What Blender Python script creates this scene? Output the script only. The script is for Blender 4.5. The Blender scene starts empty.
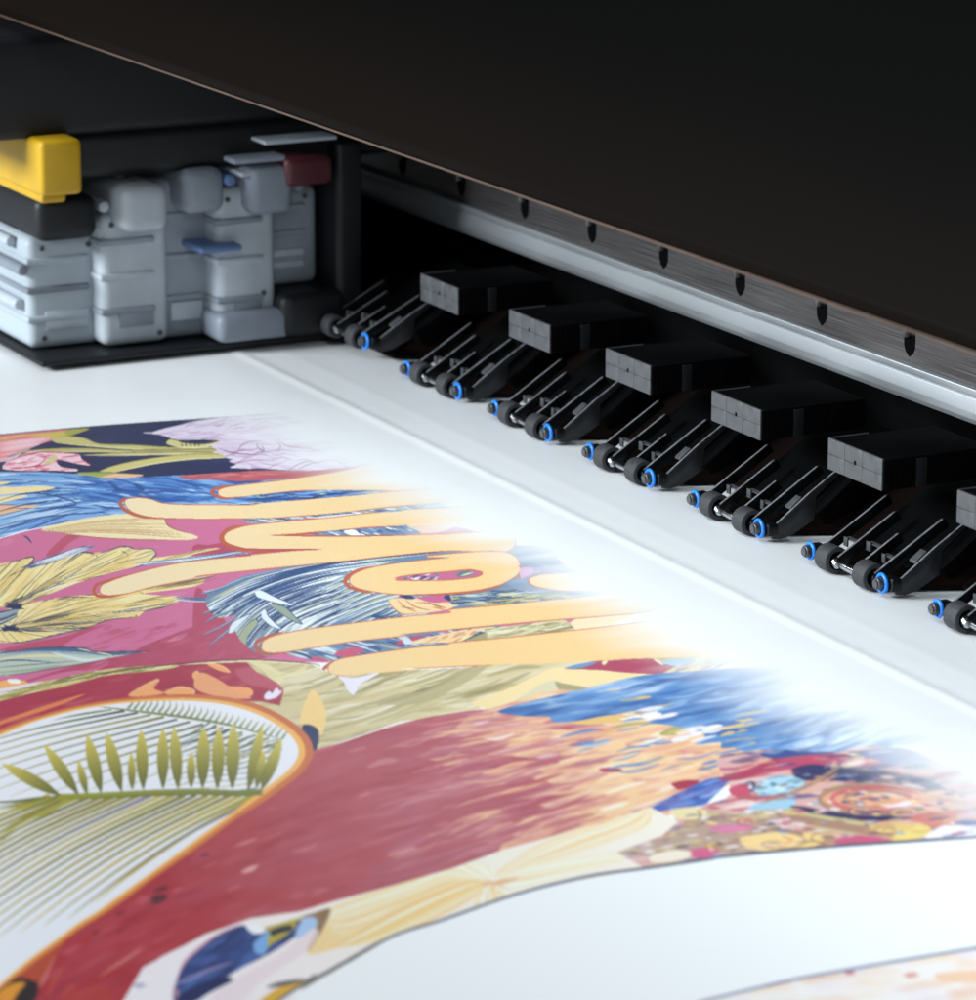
# ---------------------------------------------------------------- the printed design
# The ink layer is painted on a lattice that lies in the plane of the sheet
# (s = metres across, g = metres along the sheet).
import numpy as np, math, random
SS = 2
S0, S1, NC = -0.262, 0.205, 1120
V0, V1, NR = 400.0, 1016.0, 740
W_, H_ = NC*SS, NR*SS
KZ = 1903.6/4000.0
def tocan(P):
    P = np.asarray(P, float)
    s = (P[:,0]-488.0)*KZ/(P[:,1]+540.0)
    return np.stack([(s-S0)/(S1-S0)*W_, (P[:,1]-V0)/(V1-V0)*H_], 1)
CAN = np.ones((H_, W_, 3), np.float32)*np.array([1,1,1],np.float32)
def rgb(c):
    if isinstance(c, str):
        c = c.lstrip('#'); return np.array([int(c[i:i+2],16)/255. for i in (0,2,4)],np.float32)
    return np.array(c,np.float32)
def smooth(P, closed=True, n=5):
    P=np.asarray(P,float); N=len(P); out=[]
    rng=range(N) if closed else range(N-1)
    for i in rng:
        if closed: a,b,c,d=P[i-1],P[i],P[(i+1)%N],P[(i+2)%N]
        else: a,b,c,d=P[max(i-1,0)],P[i],P[i+1],P[min(i+2,N-1)]
        for k in range(n):
            t=k/n; t2=t*t; t3=t2*t
            out.append(.5*((2*b)+(-a+c)*t+(2*a-5*b+4*c-d)*t2+(-a+3*b-3*c+d)*t3))
    if not closed: out.append(P[-1])
    return np.array(out)
def spans(Q):
    """even-odd scanline spans of a canvas polygon -> arrays y, x0, x1"""
    y0=max(0,int(math.floor(Q[:,1].min()-.5))); y1=min(H_-1,int(math.ceil(Q[:,1].max())))
    if y1<y0: return
    a=Q; b=np.roll(Q,-1,0)
    for y in range(y0,y1+1):
        yc=y+.5
        m=(a[:,1]<=yc)!=(b[:,1]<=yc)
        if not m.any(): continue
        p=a[m]; q=b[m]
        xs=np.sort(p[:,0]+(yc-p[:,1])*(q[:,0]-p[:,0])/(q[:,1]-p[:,1]))
        for i in range(0,len(xs)-1,2):
            x0=max(0,int(round(xs[i]))); x1=min(W_,int(round(xs[i+1])))
            if x1>x0: yield y,x0,x1
def mask(*polys, sm=False):
    M=np.zeros((H_,W_),bool)
    for P in polys:
        P=smooth(P) if sm else P
        for y,x0,x1 in spans(tocan(P)): M[y,x0:x1]=True
    return M
def fill(P, c, a=1.0, sm=True, clip=None, c2=None, g=None, n=5):
    """fill; c2 with g=((xa,ya),(xb,yb)) makes a linear blend from c to c2 between the points"""
    P=smooth(P,True,n) if sm else np.asarray(P,float)
    Q=tocan(P); c=rgb(c)
    if c2 is not None:
        c2=rgb(c2); G=tocan(g); d=G[1]-G[0]; L=float((d*d).sum())
    for y,x0,x1 in spans(Q):
        row=CAN[y,x0:x1]
        if c2 is not None:
            t=np.clip(((np.arange(x0,x1)-G[0,0])*d[0]+(y-G[0,1])*d[1])/L,0,1)[:,None].astype(np.float32)
            col=c*(1-t)+c2*t
        else: col=c
        if a>=1 and clip is None: row[:]=col; continue
        al=a if clip is None else a*clip[y,x0:x1,None].astype(np.float32)
        row+=(col-row)*al
def stroke(P, w, c, a=1.0, w1=None, clip=None, sm=True, taper='both', n=6, c2=None):
    """tapered brush stroke along P (w = width in picture px at its middle)"""
    P=np.asarray(P,float)
    if sm and len(P)>2: P=smooth(P,False,n)
    elif len(P)==2: P=np.array([P[0]+(P[1]-P[0])*t for t in np.linspace(0,1,6)])
    d=np.gradient(P,axis=0); L=np.hypot(d[:,0],d[:,1])[:,None]+1e-6; nrm=np.stack([-d[:,1],d[:,0]],1)/L
    t=np.linspace(0,1,len(P))
    if taper=='both': ww=np.sin(np.pi*np.clip(t,0,1))**.6
    elif taper=='end': ww=(1-t)**.6
    elif taper=='start': ww=t**.6
    else: ww=np.ones(len(P))
    ww=np.maximum(ww*w/2,.12 if taper!='none' else 0)[:,None]
    poly=np.vstack([P+nrm*ww,(P-nrm*ww)[::-1]])
    if c2 is not None: fill(poly,c,a,False,clip,c2=c2,g=(P[0],P[-1]))
    else: fill(poly,c,a,False,clip)
def tr(scale, ox, oy):
    def f(*v):
        if len(v)==1 and not np.isscalar(v[0]): v=[k for p in v[0] for k in p]
        return [(v[i]/scale+ox, v[i+1]/scale+oy) for i in range(0,len(v),2)]
    return f
c1=tr(3.904,0,400); c2_=tr(3.904,200,400); c3=tr(3.904,0,540); c4=tr(3.904,200,540); c5=tr(3.904,400,540)
c6=tr(3.904,500,640); c7=tr(3.904,726,700); c8=tr(4.88,576,740)
d1=tr(3.05,0,690); d2=tr(3.904,0,840); d3=tr(3.904,100,860); d4=tr(2.789,300,800); d5=tr(3.253,676,900)
R=random.Random(7)
def hatch(region, n, ang, ln, wd, pal, a=(.3,.8), clip=None, bend=.08, seed=1, taper='both'):
    """n random brush strokes whose centres lie in region (picture polygon); ang(x,y)->slope dy/dx"""
    r=random.Random(seed); Q=np.asarray(region,float)
    if clip is None: clip=mask(region)
    x0,y0=Q.min(0); x1,y1=Q.max(0); k=0; tries=0
    while k<n and tries<n*30:
        tries+=1
        x=r.uniform(x0,x1); y=r.uniform(y0,y1)
        q=tocan([(x,y)])[0]; i,j=int(q[1]),int(q[0])
        if not(0<=i<H_ and 0<=j<W_) or not clip[i,j]: continue
        k+=1
        m=ang(x,y); m+=r.gauss(0,.03); L=r.uniform(*ln); w=r.uniform(*wd); al=r.uniform(*a)
        dx=L/math.sqrt(1+m*m); b=r.uniform(-bend,bend)*L
        stroke([(x-dx/2,y-m*dx/2),(x,y+b),(x+dx/2,y+m*dx/2)],w,r.choice(pal),al,clip=clip,taper=taper,n=4)

def soften(m,k,rep_=2):
    """let wet brush strokes bleed into each other inside mask m"""
    ys,xs=np.where(m); y0,y1,x0,x1=max(0,ys.min()-k),min(H_,ys.max()+k),max(0,xs.min()-k),min(W_,xs.max()+k)
    A=CAN[y0:y1,x0:x1].copy(); w=m[y0:y1,x0:x1].astype(np.float32)[...,None]; B=A*w; W=w.copy()
    for _ in range(rep_):
        for ax in (0,1):
            for T in ('B','W'):
                Z_=B if T=='B' else W
                c=np.cumsum(np.pad(Z_,[(k+1,k) if a==ax else (0,0) for a in range(3)]),axis=ax,dtype=np.float64)
                n=Z_.shape[ax]
                r_=(np.take(c,range(2*k+1,2*k+1+n),ax)-np.take(c,range(0,n),ax))/(2*k+1)
                if T=='B': B=r_.astype(np.float32)
                else: W=r_.astype(np.float32)
    CAN[y0:y1,x0:x1]=np.where(w>0,B/np.maximum(W,1e-4),A)
def paint():
    NAVY='#262a50'; PINK='#cc7096'; ROSE='#b84d6a'; OUT='#c26a50'
    # ------------------------------------------------ top strip
    strip=[(-6,435.5),(100,426),(200,419),(290,412),(360,440),(420,470),(300,473),(250,475),(140,481),(75,479),(-6,476)]
    mS=mask(strip)
    fill(strip,NAVY,sm=False)
    hatch(strip,60,lambda x,y:-.06,(30,90),(1,3),['#1c2044','#2f3560','#33365e'],(.3,.6),mS,seed=2)
    fill(c1(-20,140,100,128,280,116,230,150,150,175,60,205,-20,245),'#dd7077',clip=mS)
    for i in range(10):
        y=165+i*8; stroke(c1(-20,y+6,90-i*4,y-8,230-i*18,y-22),R.uniform(4,8)/3.9*1.3,R.choice(['#f2d5dc','#eec2c8','#c9485f','#e89aa0']),.85,clip=mS)
    fill(c1(-20,155,60,140,150,132,250,122,345,112,330,122,270,140,200,146,100,142,20,156),'#c8b95e',clip=mS)
    fill(c1(260,118,345,112,290,136,262,140),'#a7a050',clip=mS)
    def leaf(pts,col,lo,hi):
        P=c1(*pts); fill(P,col,clip=mS)
        stroke(P[:len(P)//2+1],1.0,lo,.9,clip=mS); stroke(P[len(P)//2:],1.4,hi,.9,clip=mS)
    leaf((200,150,260,142,330,150,390,172,520,176,640,184,750,186,850,184,850,196,700,200,560,194,420,186,300,176,220,168),'#c3b979','#7c7440','#e6dca0')
    leaf((60,205,180,192,320,188,500,196,700,194,860,192,860,204,700,206,520,206,380,202,220,204,120,206),'#b8ad70','#6e6a48','#d9cf98')
    leaf((320,216,450,208,600,204,800,204,980,212,800,212,600,214,450,219),'#c7bd84','#736c48','#e2d8a4')
    leaf((385,282,430,262,520,240,640,222,760,212,900,212,960,218,860,226,740,232,620,246,520,266,440,284),'#cbbf7c','#8b8048','#e9dfa6')
    leaf((300,285,360,282,440,284,560,292,500,300,400,304,330,298),'#9aa45e','#6c7440','#b9bf80')
    fill(c1(400,302,440,290,500,290,560,296,500,304),'#edb893',clip=mS)
    # red-white flower
    fl=c1(10,262,30,238,70,222,110,205,150,200,210,204,270,208,310,215,320,232,355,256,300,250,260,240,220,236,240,262,300,270,290,280,200,276,100,278,20,272)
    fill(fl,'#eec3cd',clip=mS); mf=mask(fl)
    hatch(fl,45,lambda x,y:-.12,(6,22),(.7,1.8),['#cf5a78','#d9788f','#f7e6ea','#c04a66'],(.6,.95),mf,seed=4)
    fill(c1(205,210,218,222,214,240,190,252,168,248,188,236,200,222),'#cfc48a',clip=mS)
    for p in ((30,240,80,222,150,205,240,206,320,214),(320,232,340,246,355,257),(180,225,160,248,120,262,40,268)): stroke(c1(*p),1.3,'#b23c58',.9,clip=mS)
    # lavender flower (right)
    lav=c2_(-228,128,-190,126,-140,112,-70,96,-20,84,60,72,180,60,300,70,500,150,760,240,700,285,500,282,330,274,230,268,130,272,118,262,140,252,112,240,128,232,104,228,90,214,50,206,70,196,40,184,40,170,80,160,0,156,-100,158,-120,148,-160,136)
    mL=mask(smooth(lav,True,3))&mS
    fill(lav,'#e2d3e2',n=3,clip=mS)
    hatch(lav,150,lambda x,y:-.02+.20*(y-440)/30,(14,60),(.8,2.6),['#cdb6d2','#efe6f0','#d9c6dc','#bfa3c6','#e9dcea'],(.4,.8),mL,seed=5)
    hatch(lav,55,lambda x,y:.05+.35*(x-300)/100,(10,34),(.5,1.1),['#8d5a86','#7a4870','#a878a2'],(.5,.9),mL,seed=6,bend=.2)
    for p in ((150,200,160,180,190,165,240,160),(225,165,225,185,250,200,240,175),(290,160,315,180,300,202),(70,190,120,205,180,212,240,212),(60,170,40,180,60,200),(300,150,340,180,420,190,480,205),(350,270,400,245,440,238),(380,272,430,250,500,236)):
        stroke(c2_(*p),1.2,'#7c4266',.85,clip=mL)
    leaf((648,170,660,155,690,158,720,168,800,172,860,160,830,176,790,186,720,186,680,182),'#cfc68c','#4a4230','#e8e0ae')
    for x in (706,722,740,757,772): stroke(c1(x,172,x+8,182),1.6,'#3c3428',.8,clip=mS)
    stroke([(-6,435.5),(100,426),(200,419),(255,415)],1.1,'#3a3c50',.9,taper='end')
    stroke(c2_(-100,262,0,262,200,272,330,274),1.3,'#2c2850',.9)
    # ------------------------------------------------ blue band
    blue=c1(-20,281,150,281,300,290,400,306,560,302,760,292)+c2_(200,278,420,280,640,262,760,300,900,340,980,430,500,440,100,412,0,412)+c1(620,470,460,446,250,480,100,510,-20,545)
    mB=mask(blue); fill(blue,'#7fa9d9',sm=False)
    ab=lambda x,y: (-.30*(y-470)/60 if x<110 else -.05*(y-470)/60)+.02
    hatch(blue,330,ab,(20,80),(1,3.6),['#a9c7e8','#5c8ccb','#7fa9d9','#c4d8ee','#3f6fb2','#8fb6df'],(.5,.95),mB,seed=8,bend=.04)
    hatch(blue,75,ab,(14,60),(.7,1.6),['#28406f','#2d4c8a','#34558f'],(.6,.95),mB,seed=9,bend=.06)
    hatch(c1(330,300,700,300,976,300,976,400,600,380,400,330),110,lambda x,y:.12,(20,60),(1.4,3.6),['#2f5ca6','#3b6cb8','#5e8fcc','#284f94'],(.5,.9),mB,seed=10)
    for p in ((-20,345,100,340,180,338,215,345,150,358,60,366,-20,370),(-20,385,60,372,110,375,60,390,-20,406)): fill(c1(*p),'#f0d9a2')
    fill(c1(-20,415,60,412,150,413,80,430,-20,450),'#eab58a'); fill(c1(-20,322,40,320,20,330,-20,334),'#ead69b')
    for p in ((-20,400,80,370,180,368,300,405,200,420,60,425),(0,470,120,440,260,420,380,425),(0,492,150,462,300,445,420,440),(-20,440,100,408,160,400),(60,530,200,470,300,440),(360,410,420,420,490,420)): stroke(c1(*p),1.3,'#27457f',.9,clip=mB)
    for p in ((420,318,445,330,475,352,455,356,430,330),(520,325,550,335,565,352,545,354,528,338)): fill(c1(*p),'#2e4f8c')
    # rose sliver under the strip
    fill(c1(700,298,850,286,976,278)+c2_(150,276,420,276,620,262,500,290,300,310,150,318,40,310)+c1(900,304,760,312),'#b85a62')
    hatch(c1(700,298,976,280,1100,290,976,304),30,lambda x,y:-.05,(14,40),(.8,1.6),['#d98a88','#9c3a4c','#cf7a7a'],(.5,.8),seed=11)
    # ------------------------------------------------ pink field
    pink=c1(-20,548,100,514,250,482,460,448,600,455,976,462)+[(420,518),(470,530),(560,560),(600,600),(600,640),(440,662),(250,663),(180,666),(100,676),(-6,694)]
    mP=mask(pink); fill(pink,PINK,sm=False)
    hatch(pink,120,lambda x,y:-.35,(10,50),(2,7),['#d27ca4','#c66a8e','#d686ac','#cc7096'],(.2,.5),mP,seed=12)
    fill(c1(180,608,220,560,262,530,312,534,270,560,220,606),'#b95670',clip=mP)
    stroke(c1(90,530,108,540,124,560),1.8,'#34406e',.9,clip=mP)
    fill(c3(-20,440,100,405,250,378,330,352,420,330,300,380,220,425,100,450,-20,480),'#b9536f',clip=mP)
    fill(c3(120,545,300,490,480,455,560,415,660,375,760,340,860,325,976,330,976,470,700,492,300,510,110,555),'#b24d68',clip=mP)
    fill(c4(-20,200,40,230,80,290,150,380,260,460,60,470,-20,465),'#b24d68',clip=mP)
    fill(c3(650,400,700,372,735,366,700,390),'#dd9ab0',.7,clip=mP)
    fill(c3(330,510,380,480,430,470,400,500),'#c96c8b',clip=mP)
    fill(c1(760,590,850,560,960,560,976,590,976,625,880,600),'#b24d68',clip=mP)
    fill(c4(-20,20,60,25,200,36,480,38,240,52,100,60,-20,70),'#b24d68',clip=mP)
    hatch(c3(300,510,560,415,760,340,976,330,976,470,700,490),110,lambda x,y:-.35,(6,28),(1,4),['#a9425e','#bb5872','#b24d68','#c06480'],(.3,.6),mP,seed=13)
    # ------------------------------------------------ cream feather in the pink
    fe=c1(160,505,230,484,330,464,430,450,530,446,620,458,640,462,655,490,690,508,740,522,775,538,720,548,600,545,500,544,380,536,290,526,210,518)
    mF=mask(smooth(fe)); fill(fe,'#efdcae')
    for i in range(24):
        t=i/23; stroke(c1(180+60*t,506+12*t,400+60*t,472+52*t,620+110*t,462+82*t),.8,R.choice(['#c9a774','#d9bd8a','#faeccb','#b98f63']),.7,clip=mF)
    stroke(c1(620,458,640,462,655,490,690,508,740,522),1.2,'#8a4a50',.8)
    stroke(c1(160,505,260,524,380,538,560,546,720,549),1.0,'#a86a50',.8)
    for i in range(9): stroke(c1(190+i*12,510+i*1.5,196+i*12,520),1.3,'#6c6048',.6)
    # ------------------------------------------------ golden flower
    GOLD='#e9cf8d'
    up=c3(-20,112,60,84,120,68,132,76,106,108,180,96,240,74,300,52,355,52,420,44,470,28,512,30,522,38,590,36,608,54,598,70,680,60,800,36,860,34,760,56,700,80,600,92,500,112,400,140,300,170,200,210,120,240,60,262,-20,250)
    lo=c3(60,262,150,240,260,222,400,208,560,170,700,150,800,156,760,182,640,200,560,212,700,222,716,234,640,262,600,270,560,282,530,304,430,312,330,346,240,366,120,394,60,402,-20,392,-20,300)
    mG=mask(smooth(up,True,3),smooth(lo,True,3))
    fill(up,'#f0d898',n=3); fill(lo,'#f0d898',n=3)
    r=random.Random(21)
    for i in range(80):
        t=r.random(); ex=r.uniform(250,900); th=-.30*t+.02
        y0=r.choice([258,345]); sx=r.uniform(20,90)
        ey=y0+(ex-sx)*(-.42+.40*t)*(1 if y0==258 else .55)
        stroke(c3(sx,y0,sx+(ex-sx)*.4,(y0*.6+ey*.4)-10,ex,ey),r.uniform(.8,3.2),r.choice(['#f5e3b0','#d9b968','#e2c47c','#f2dca4','#c7a458']),r.uniform(.4,.8),clip=mG,n=4)
    for i in range(70):
        y0=r.choice([258,345]); t=r.random(); L=r.uniform(120,460)
        sl=(-.50+.42*t) if y0==258 else (-.42+.5*t)
        stroke(c3(r.uniform(10,50),y0+r.uniform(-10,10),60+L*.4,y0+L*.4*sl-14*(1 if y0==258 else -.6),60+L,y0+L*sl*.75),r.uniform(.8,1.7),r.choice(['#3b4668','#4c5064','#6d6448','#34405f']),.85,clip=mG,taper='end',n=4)
    for p in ((-20,112,60,84,120,68,132,76,106,108,40,140,-20,170),(106,108,180,96,240,74,300,52,355,52,380,70,340,90),(355,60,420,44,470,28,512,30,522,38),(522,38,590,36,608,54,598,70,570,92,520,110),(470,40,500,60,490,85,440,100,400,128),(300,100,240,130,160,180,100,230,70,262),(-20,392,60,402,120,394,240,366,330,346,430,312,530,304),(530,304,520,290,400,300,360,298),(716,234,640,262,600,270,560,282),(-10,330,30,318,60,340,120,320,220,300,360,290),(560,212,540,196,600,190)):
        stroke(c3(*p),1.6,'#414a63',.9)
    for P_,(cx,cy) in ((up,(14.9,607.1)),(lo,(9.7,628.6))):
        mq=mask(smooth(P_,True,3)); rad=lambda x,y:max(-1.2,min(1.2,(y-cy)/max(6,x-cx)))*.85
        hatch(P_,110,rad,(20,80),(1,3),['#f9ebc0','#ecd08a','#f2dca4','#dcbd74'],(.4,.8),mq,seed=22,bend=.04)
        hatch(P_,34,rad,(16,70),(.6,1.0),['#4b5468','#6c6450','#8a7a50'],(.6,.9),mq,seed=23,bend=.05)
    for cx,cy in ((58,262),(38,346)):
        for k in range(16):
            a_=k*.39+.2; l=r.uniform(14,46)
            stroke(c3(cx,cy,cx+math.cos(a_)*l*1.4,cy+math.sin(a_)*l*.55),2.6,'#27335a',.95,taper='end')
    for i in range(9): stroke(c3(-20,286+i*7,20,280+i*6,70,268+i*4),2,R.choice(['#5b7193','#8fa0ae','#2f3b60','#c9c8b0']),.9)
    # blue-white wisps
    def wisps(P,n,sd,w=(.8,2)):
        rr=random.Random(sd); A=np.array(P)
        for i in range(n):
            o=rr.uniform(-1,1)*6/3.9; dx=rr.uniform(-6,6)
            stroke([(x+dx,y+o+rr.uniform(-.6,.6)) for x,y in P],rr.uniform(*w),rr.choice(['#eef0f4','#3d4a70','#93a4bf','#c9d1dc','#5a6b92']),.9,n=4)
    wisps(c3(100,112,180,82,280,50,350,26),13,3); wisps(c3(150,96,230,74,300,48,340,34),8,4)
    wisps(c3(540,98,660,84,800,68,960,48),14,5); wisps(c3(700,80,820,66,976,42),8,6,(.6,1.4))
    wisps(c3(690,230,800,236,920,226),9,7); wisps(c3(800,212,900,190,976,165),7,8,(.6,1.6))
    for i in range(12): stroke(c3(560+R.uniform(0,100),196-i*3,700,180-i*2,830+R.uniform(-30,30),150-i*1.2),1.0,R.choice(['#7c6a48','#e9d59a','#c5a468','#4c5064']),.7)
    # leaf
    lf=c3(-20,442,60,436,180,422,320,424,370,438,440,442,540,436,584,437,520,446,430,462,330,482,200,500,100,520,-20,530)
    mf=mask(smooth(lf)); fill(lf,'#bcc4b4')
    for p,w,c in (((-20,446,150,428,320,432,420,446,560,440),4.2,'#3f5c84'),((-20,458,120,440,260,442,400,452),2.4,'#8fa3b4'),((-20,470,100,456,240,456,330,476),2,'#e4d9a8'),((200,440,330,470,420,462),3.4,'#d8dfe0'),((-20,500,120,488,300,474),1.2,'#65788a'),((-20,480,60,470,200,478),1.6,'#3f5c84'),((-20,520,120,508,250,488),2.5,'#93a892'),((300,424,380,440,440,452),1.6,'#f0e6c0')):
        stroke(c3(*p),w,c,.9,clip=mf)
    stroke(c3(-20,440,180,421,320,423,380,438,540,436,586,437),1.2,'#33415f',.95); stroke(c3(-20,531,100,521,330,483,430,462),1.0,'#4b5a62',.9)
    # ------------------------------------------------ slate plumage
    pl=c4(20,232,90,180,180,140,290,118,380,98,600,76,800,54,976,44)+c5(200,38,480,22,600,40,620,90,700,130,820,200,640,230,400,255,100,290)+c4(976,400,860,420,640,460,540,470,470,468,400,460,330,440,260,456,200,430,150,380,130,330,150,290,110,300,60,300)
    # note: clipped to the pink field and plumage polygon
    mH=mask(smooth(pl,True,3)); fill(pl,'#6c86a6',n=3)
    r=random.Random(31)
    K_=[(0,[(10,240),(250,140),(600,78),(976,44)]),(.2,[(-10,320),(160,215),(420,120),(800,66)]),(.4,[(60,395),(210,250),(420,165),(650,118)]),(.62,[(140,420),(250,300),(430,215),(640,172)]),(.82,[(240,450),(330,345),(500,262),(700,208)]),(1,[(390,460),(470,355),(600,290),(760,245)])]
    def feather(n,pal,w,al,sd,clip_):
        rr=random.Random(sd)
        for i in range(n):
            u=rr.random()
            for (ua,A_),(ub,B_) in zip(K_[:-1],K_[1:]):
                if ua<=u<=ub: f=(u-ua)/(ub-ua); Q_=[(a[0]*(1-f)+b[0]*f,a[1]*(1-f)+b[1]*f) for a,b in zip(A_,B_)]; break
            C_=smooth(c4(Q_),False,10); a=rr.uniform(0,.6); b=min(1,a+rr.uniform(.25,.6)); k0,k1=int(a*(len(C_)-1)),int(b*(len(C_)-1))
            if k1-k0<5: continue
            stroke(C_[k0:k1+1],rr.uniform(*w),rr.choice(pal),al,clip=clip_,sm=False)
    feather(200,['#4f6c93','#7f98b4','#5d7ba3','#8fa6ba'],(1.8,3.6),.85,40,mH)
    feather(260,['#a9b09a','#96a396','#bdc1a6','#b2b898','#8a9c94'],(1.6,3.2),.95,41,mH)
    feather(230,['#e6ecee','#c9d8e2','#d6e0e4','#f2f5f2'],(1.0,2.4),1,42,mH)
    feather(120,['#2f4a78','#3a5788','#27406b'],(.7,1.3),1,43,mH)
    for i in range(15):   # parallel ribs sweeping toward the right, under the loop
        y=70+i*17
        stroke(c4(470+i*12,y+120-i*2,620+i*10,y+52-i,800,y+22-i*.5,976,y+2),3.0,'#a3ab92' if i%2 else '#8c9db0',.8,clip=mH)
        stroke(c4(460+i*12,y+130-i*2,620+i*10,y+60-i,800,y+30-i*.5,976,y+10),1.9,'#e3eaea',.9,clip=mH)
        stroke(c4(450+i*12,y+138-i*2,620+i*10,y+66-i,800,y+36-i*.5,976,y+14),1.4,'#2f4a78',.9,clip=mH)
    for p in ((20,325,60,300,150,265,230,215),(10,375,100,330,160,280,240,235),(30,420,90,370,150,320,200,290),(40,215,120,170,220,140,330,118),(0,215,80,190,180,150),(10,290,90,260,170,220)):
        stroke(c4(*p),2.6,'#4a6690',.95); stroke(c4(*[v+(-3 if k%2 else 2) for k,v in enumerate(p)]),1.2,'#a9b8c4',.9)
    for P,c in (((215,200,240,198,290,222,345,245,370,258,330,255,270,240,225,225),'#e8eef0'),((240,280,255,270,268,300,300,330,320,350,280,340,245,310),'#e4ebee'),((110,362,125,325,170,300,200,290,160,330,130,360),'#dfe7ea'),((320,290,330,270,355,280,350,310),'#a3ab92'),((150,380,175,340,215,310,225,330,190,375,180,410),'#a3ab92'),((270,250,330,262,370,300,400,330,350,310,300,275),'#9aa593')):
        fill(c4(*P),c); stroke(c4(*P),.9,'#2f4a78',.9)
    # gold & navy streaks right of the loop
    g2=c5(170,215,300,212,440,180,540,195,620,205,720,205,640,235,480,248,330,258,200,250,160,235)
    mg=mask(smooth(g2)); fill(g2,'#7b8f9c')
    hatch(g2,70,lambda x,y:-.08,(14,50),(.8,2),['#e3d78c','#cdbf6c','#31436e','#24375e','#c9d4d8','#586f8e'],(.8,1),mg,seed=51)
    # pink blossom seen between letters
    fill(c5(0,215,60,225,170,215,200,245,150,255,60,250,0,240),'#c4648e'); fill(c4(540,420,600,415,640,430,600,450,560,446),'#c0577a')
    for p in ((0,232,60,228,100,240,160,252,230,256,160,272,60,285,0,290),):
        fill(c5(*p),'#f1cfa2'); 
    fill(c4(735,240,760,228,830,232,900,246,976,246,976,270,860,288,790,290,755,270),'#f3cfa0'); 
    for p in ((735,240,750,262,790,290,860,288),(770,235,800,262,850,284),(840,245,900,250,960,268),(905,262,960,275)): stroke(c4(*p),1.1,'#a5683f',.85)
    for p in ((20,235,60,262,120,276),(110,244,150,262,180,264),(0,262,60,270)): stroke(c5(*p),1.1,'#a5683f',.85)
    for k in range(5): stroke(c4(738+k*14,262+k*8,700+k*10,285+k*6,660,300),1.4,'#2f4a78',.9)
    for p in ((20,212,60,228,30,232,0,222),(190,212,170,226,200,240)): fill(c5(*p),'#2c4170')
    # lower gap between letters six and seven
    lg=c4(300,442,480,415,700,385,976,360)+c5(150,352,380,335,400,345,240,400,0,420)+c4(800,425,640,450,540,468,480,480,400,462)
    ml=mask(lg); fill(lg,'#6c86a6',sm=False)
    hatch(lg,90,lambda x,y:.25,(10,36),(1,3),['#e6ecee','#2f4a78','#a9b09a','#44618f','#c9d8e2'],(.8,1),ml,seed=55)
    fill(c4(530,440,600,420,640,430,600,452,540,456),'#c8587a',clip=ml); fill(c4(300,446,330,440,360,468,330,472),'#c8587a',clip=ml)
    fill(c4(440,455,500,470,480,482,440,470),'#c8587a',clip=ml)
    fill(c4(810,382,976,362)+c5(260,345,220,362,120,372,30,405,-20,412),'#b5506c')
    fill(c5(20,408,90,385,180,366,260,350,380,340,300,362,240,398,120,402),'#f0cb9c')
    hatch(c5(20,408,90,385,180,366,260,350,380,340,300,362,240,398,120,402),26,lambda x,y:-.5,(4,12),(.6,1.2),['#b98452','#fae3c0','#a5683f'],(.7,1),seed=57)
    fill(c4(783,376,800,374,830,400,800,408),'#cdd9e4')
    stroke(c5(230,402,300,372,385,340),1.3,'#4a4238',.8)
    ow=c5(340,392,330,350,400,340,520,325,640,310,662,325,690,355,560,370,420,384)
    mo=mask(ow); fill(ow,'#c2b88f',sm=False); hatch(ow,50,lambda x,y:-.22,(14,40),(1,3),['#a79c70','#d9d1ac','#e8e2c6','#928a62'],(.6,.9),mo,seed=58)
    fill(c5(240,402,300,375,340,360,340,394),'#a59b74',sm=False)
    fill(c5(662,325,690,355,830,335,920,290,700,298),'#f3dcb4',sm=False)
    # ------------------------------------------------ script lettering
    LA,LB='#fbdfb2','#f7cf93'
    def letter(P,w=1.6,oc=OUT,hole=None):
        Q=smooth(P,True,5)
        stroke(np.vstack([Q,Q[:1]]),w*2,oc,1,taper='none',sm=False)
        fill(P,'#fdddb8',c2='#facb90',g=((80,590),(420,520)))
    def edge(P,w=3.4,c=OUT): stroke(P,w,c,1,n=6)
    def blobend(pts,w=4.2): stroke(pts,w*.72,'#bb6048',1,n=8)
    # the outline is heavy round each left end
    blobend(c2_(150,334,90,340,50,352,50,368,90,384,150,380),4.5)
    letter(c2_(72,364,80,350,130,338,300,318,450,296,560,278,700,245,860,250,860,352,700,352,560,353,450,352,380,354,300,362,180,376,110,380,82,376),.9)
    blobend(c1(540,384,490,388,470,400,475,418,500,438,560,458,680,466),5)
    letter(c1(488,402,500,388,545,384,590,390,630,404,700,410,820,411,976,412)+c2_(250,402,400,392,560,376,700,364,900,350,1000,352,976,402,850,408,700,422,550,440,400,452,250,462,0,464)+c1(680,462,600,458,540,446,505,428),.9)
    blobend(c1(976,490,900,500,868,528,880,560,930,586,976,594),5)
    blobend(c2_(140,500,90,520,80,545,110,570,180,586,300,596),4)
    letter(c2_(95,540,105,520,140,504,200,490,350,475,500,462,700,440,900,425,1100,420,1100,475,900,490,700,494,560,506,440,520,290,527,290,531,440,533,700,532,900,527,1200,520,1200,590)+c4(976,42,800,56,600,78,400,98,200,118,0,140)+c3(750,152,600,182,500,208,440,216,405,214,390,200,398,180,420,168,500,140,650,102,800,80,976,64)+c4(200,60,350,46,480,37,300,36,200,34)+c2_(200,584,140,570,105,556),.9)
    blobend(c3(500,136,420,160,376,178,366,204,385,220,430,222,500,210),4.5)
    # blue lens between
    bl=c2_(180,378,300,364,450,354,640,353,700,362,600,374,420,388,260,402,200,405)
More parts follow.
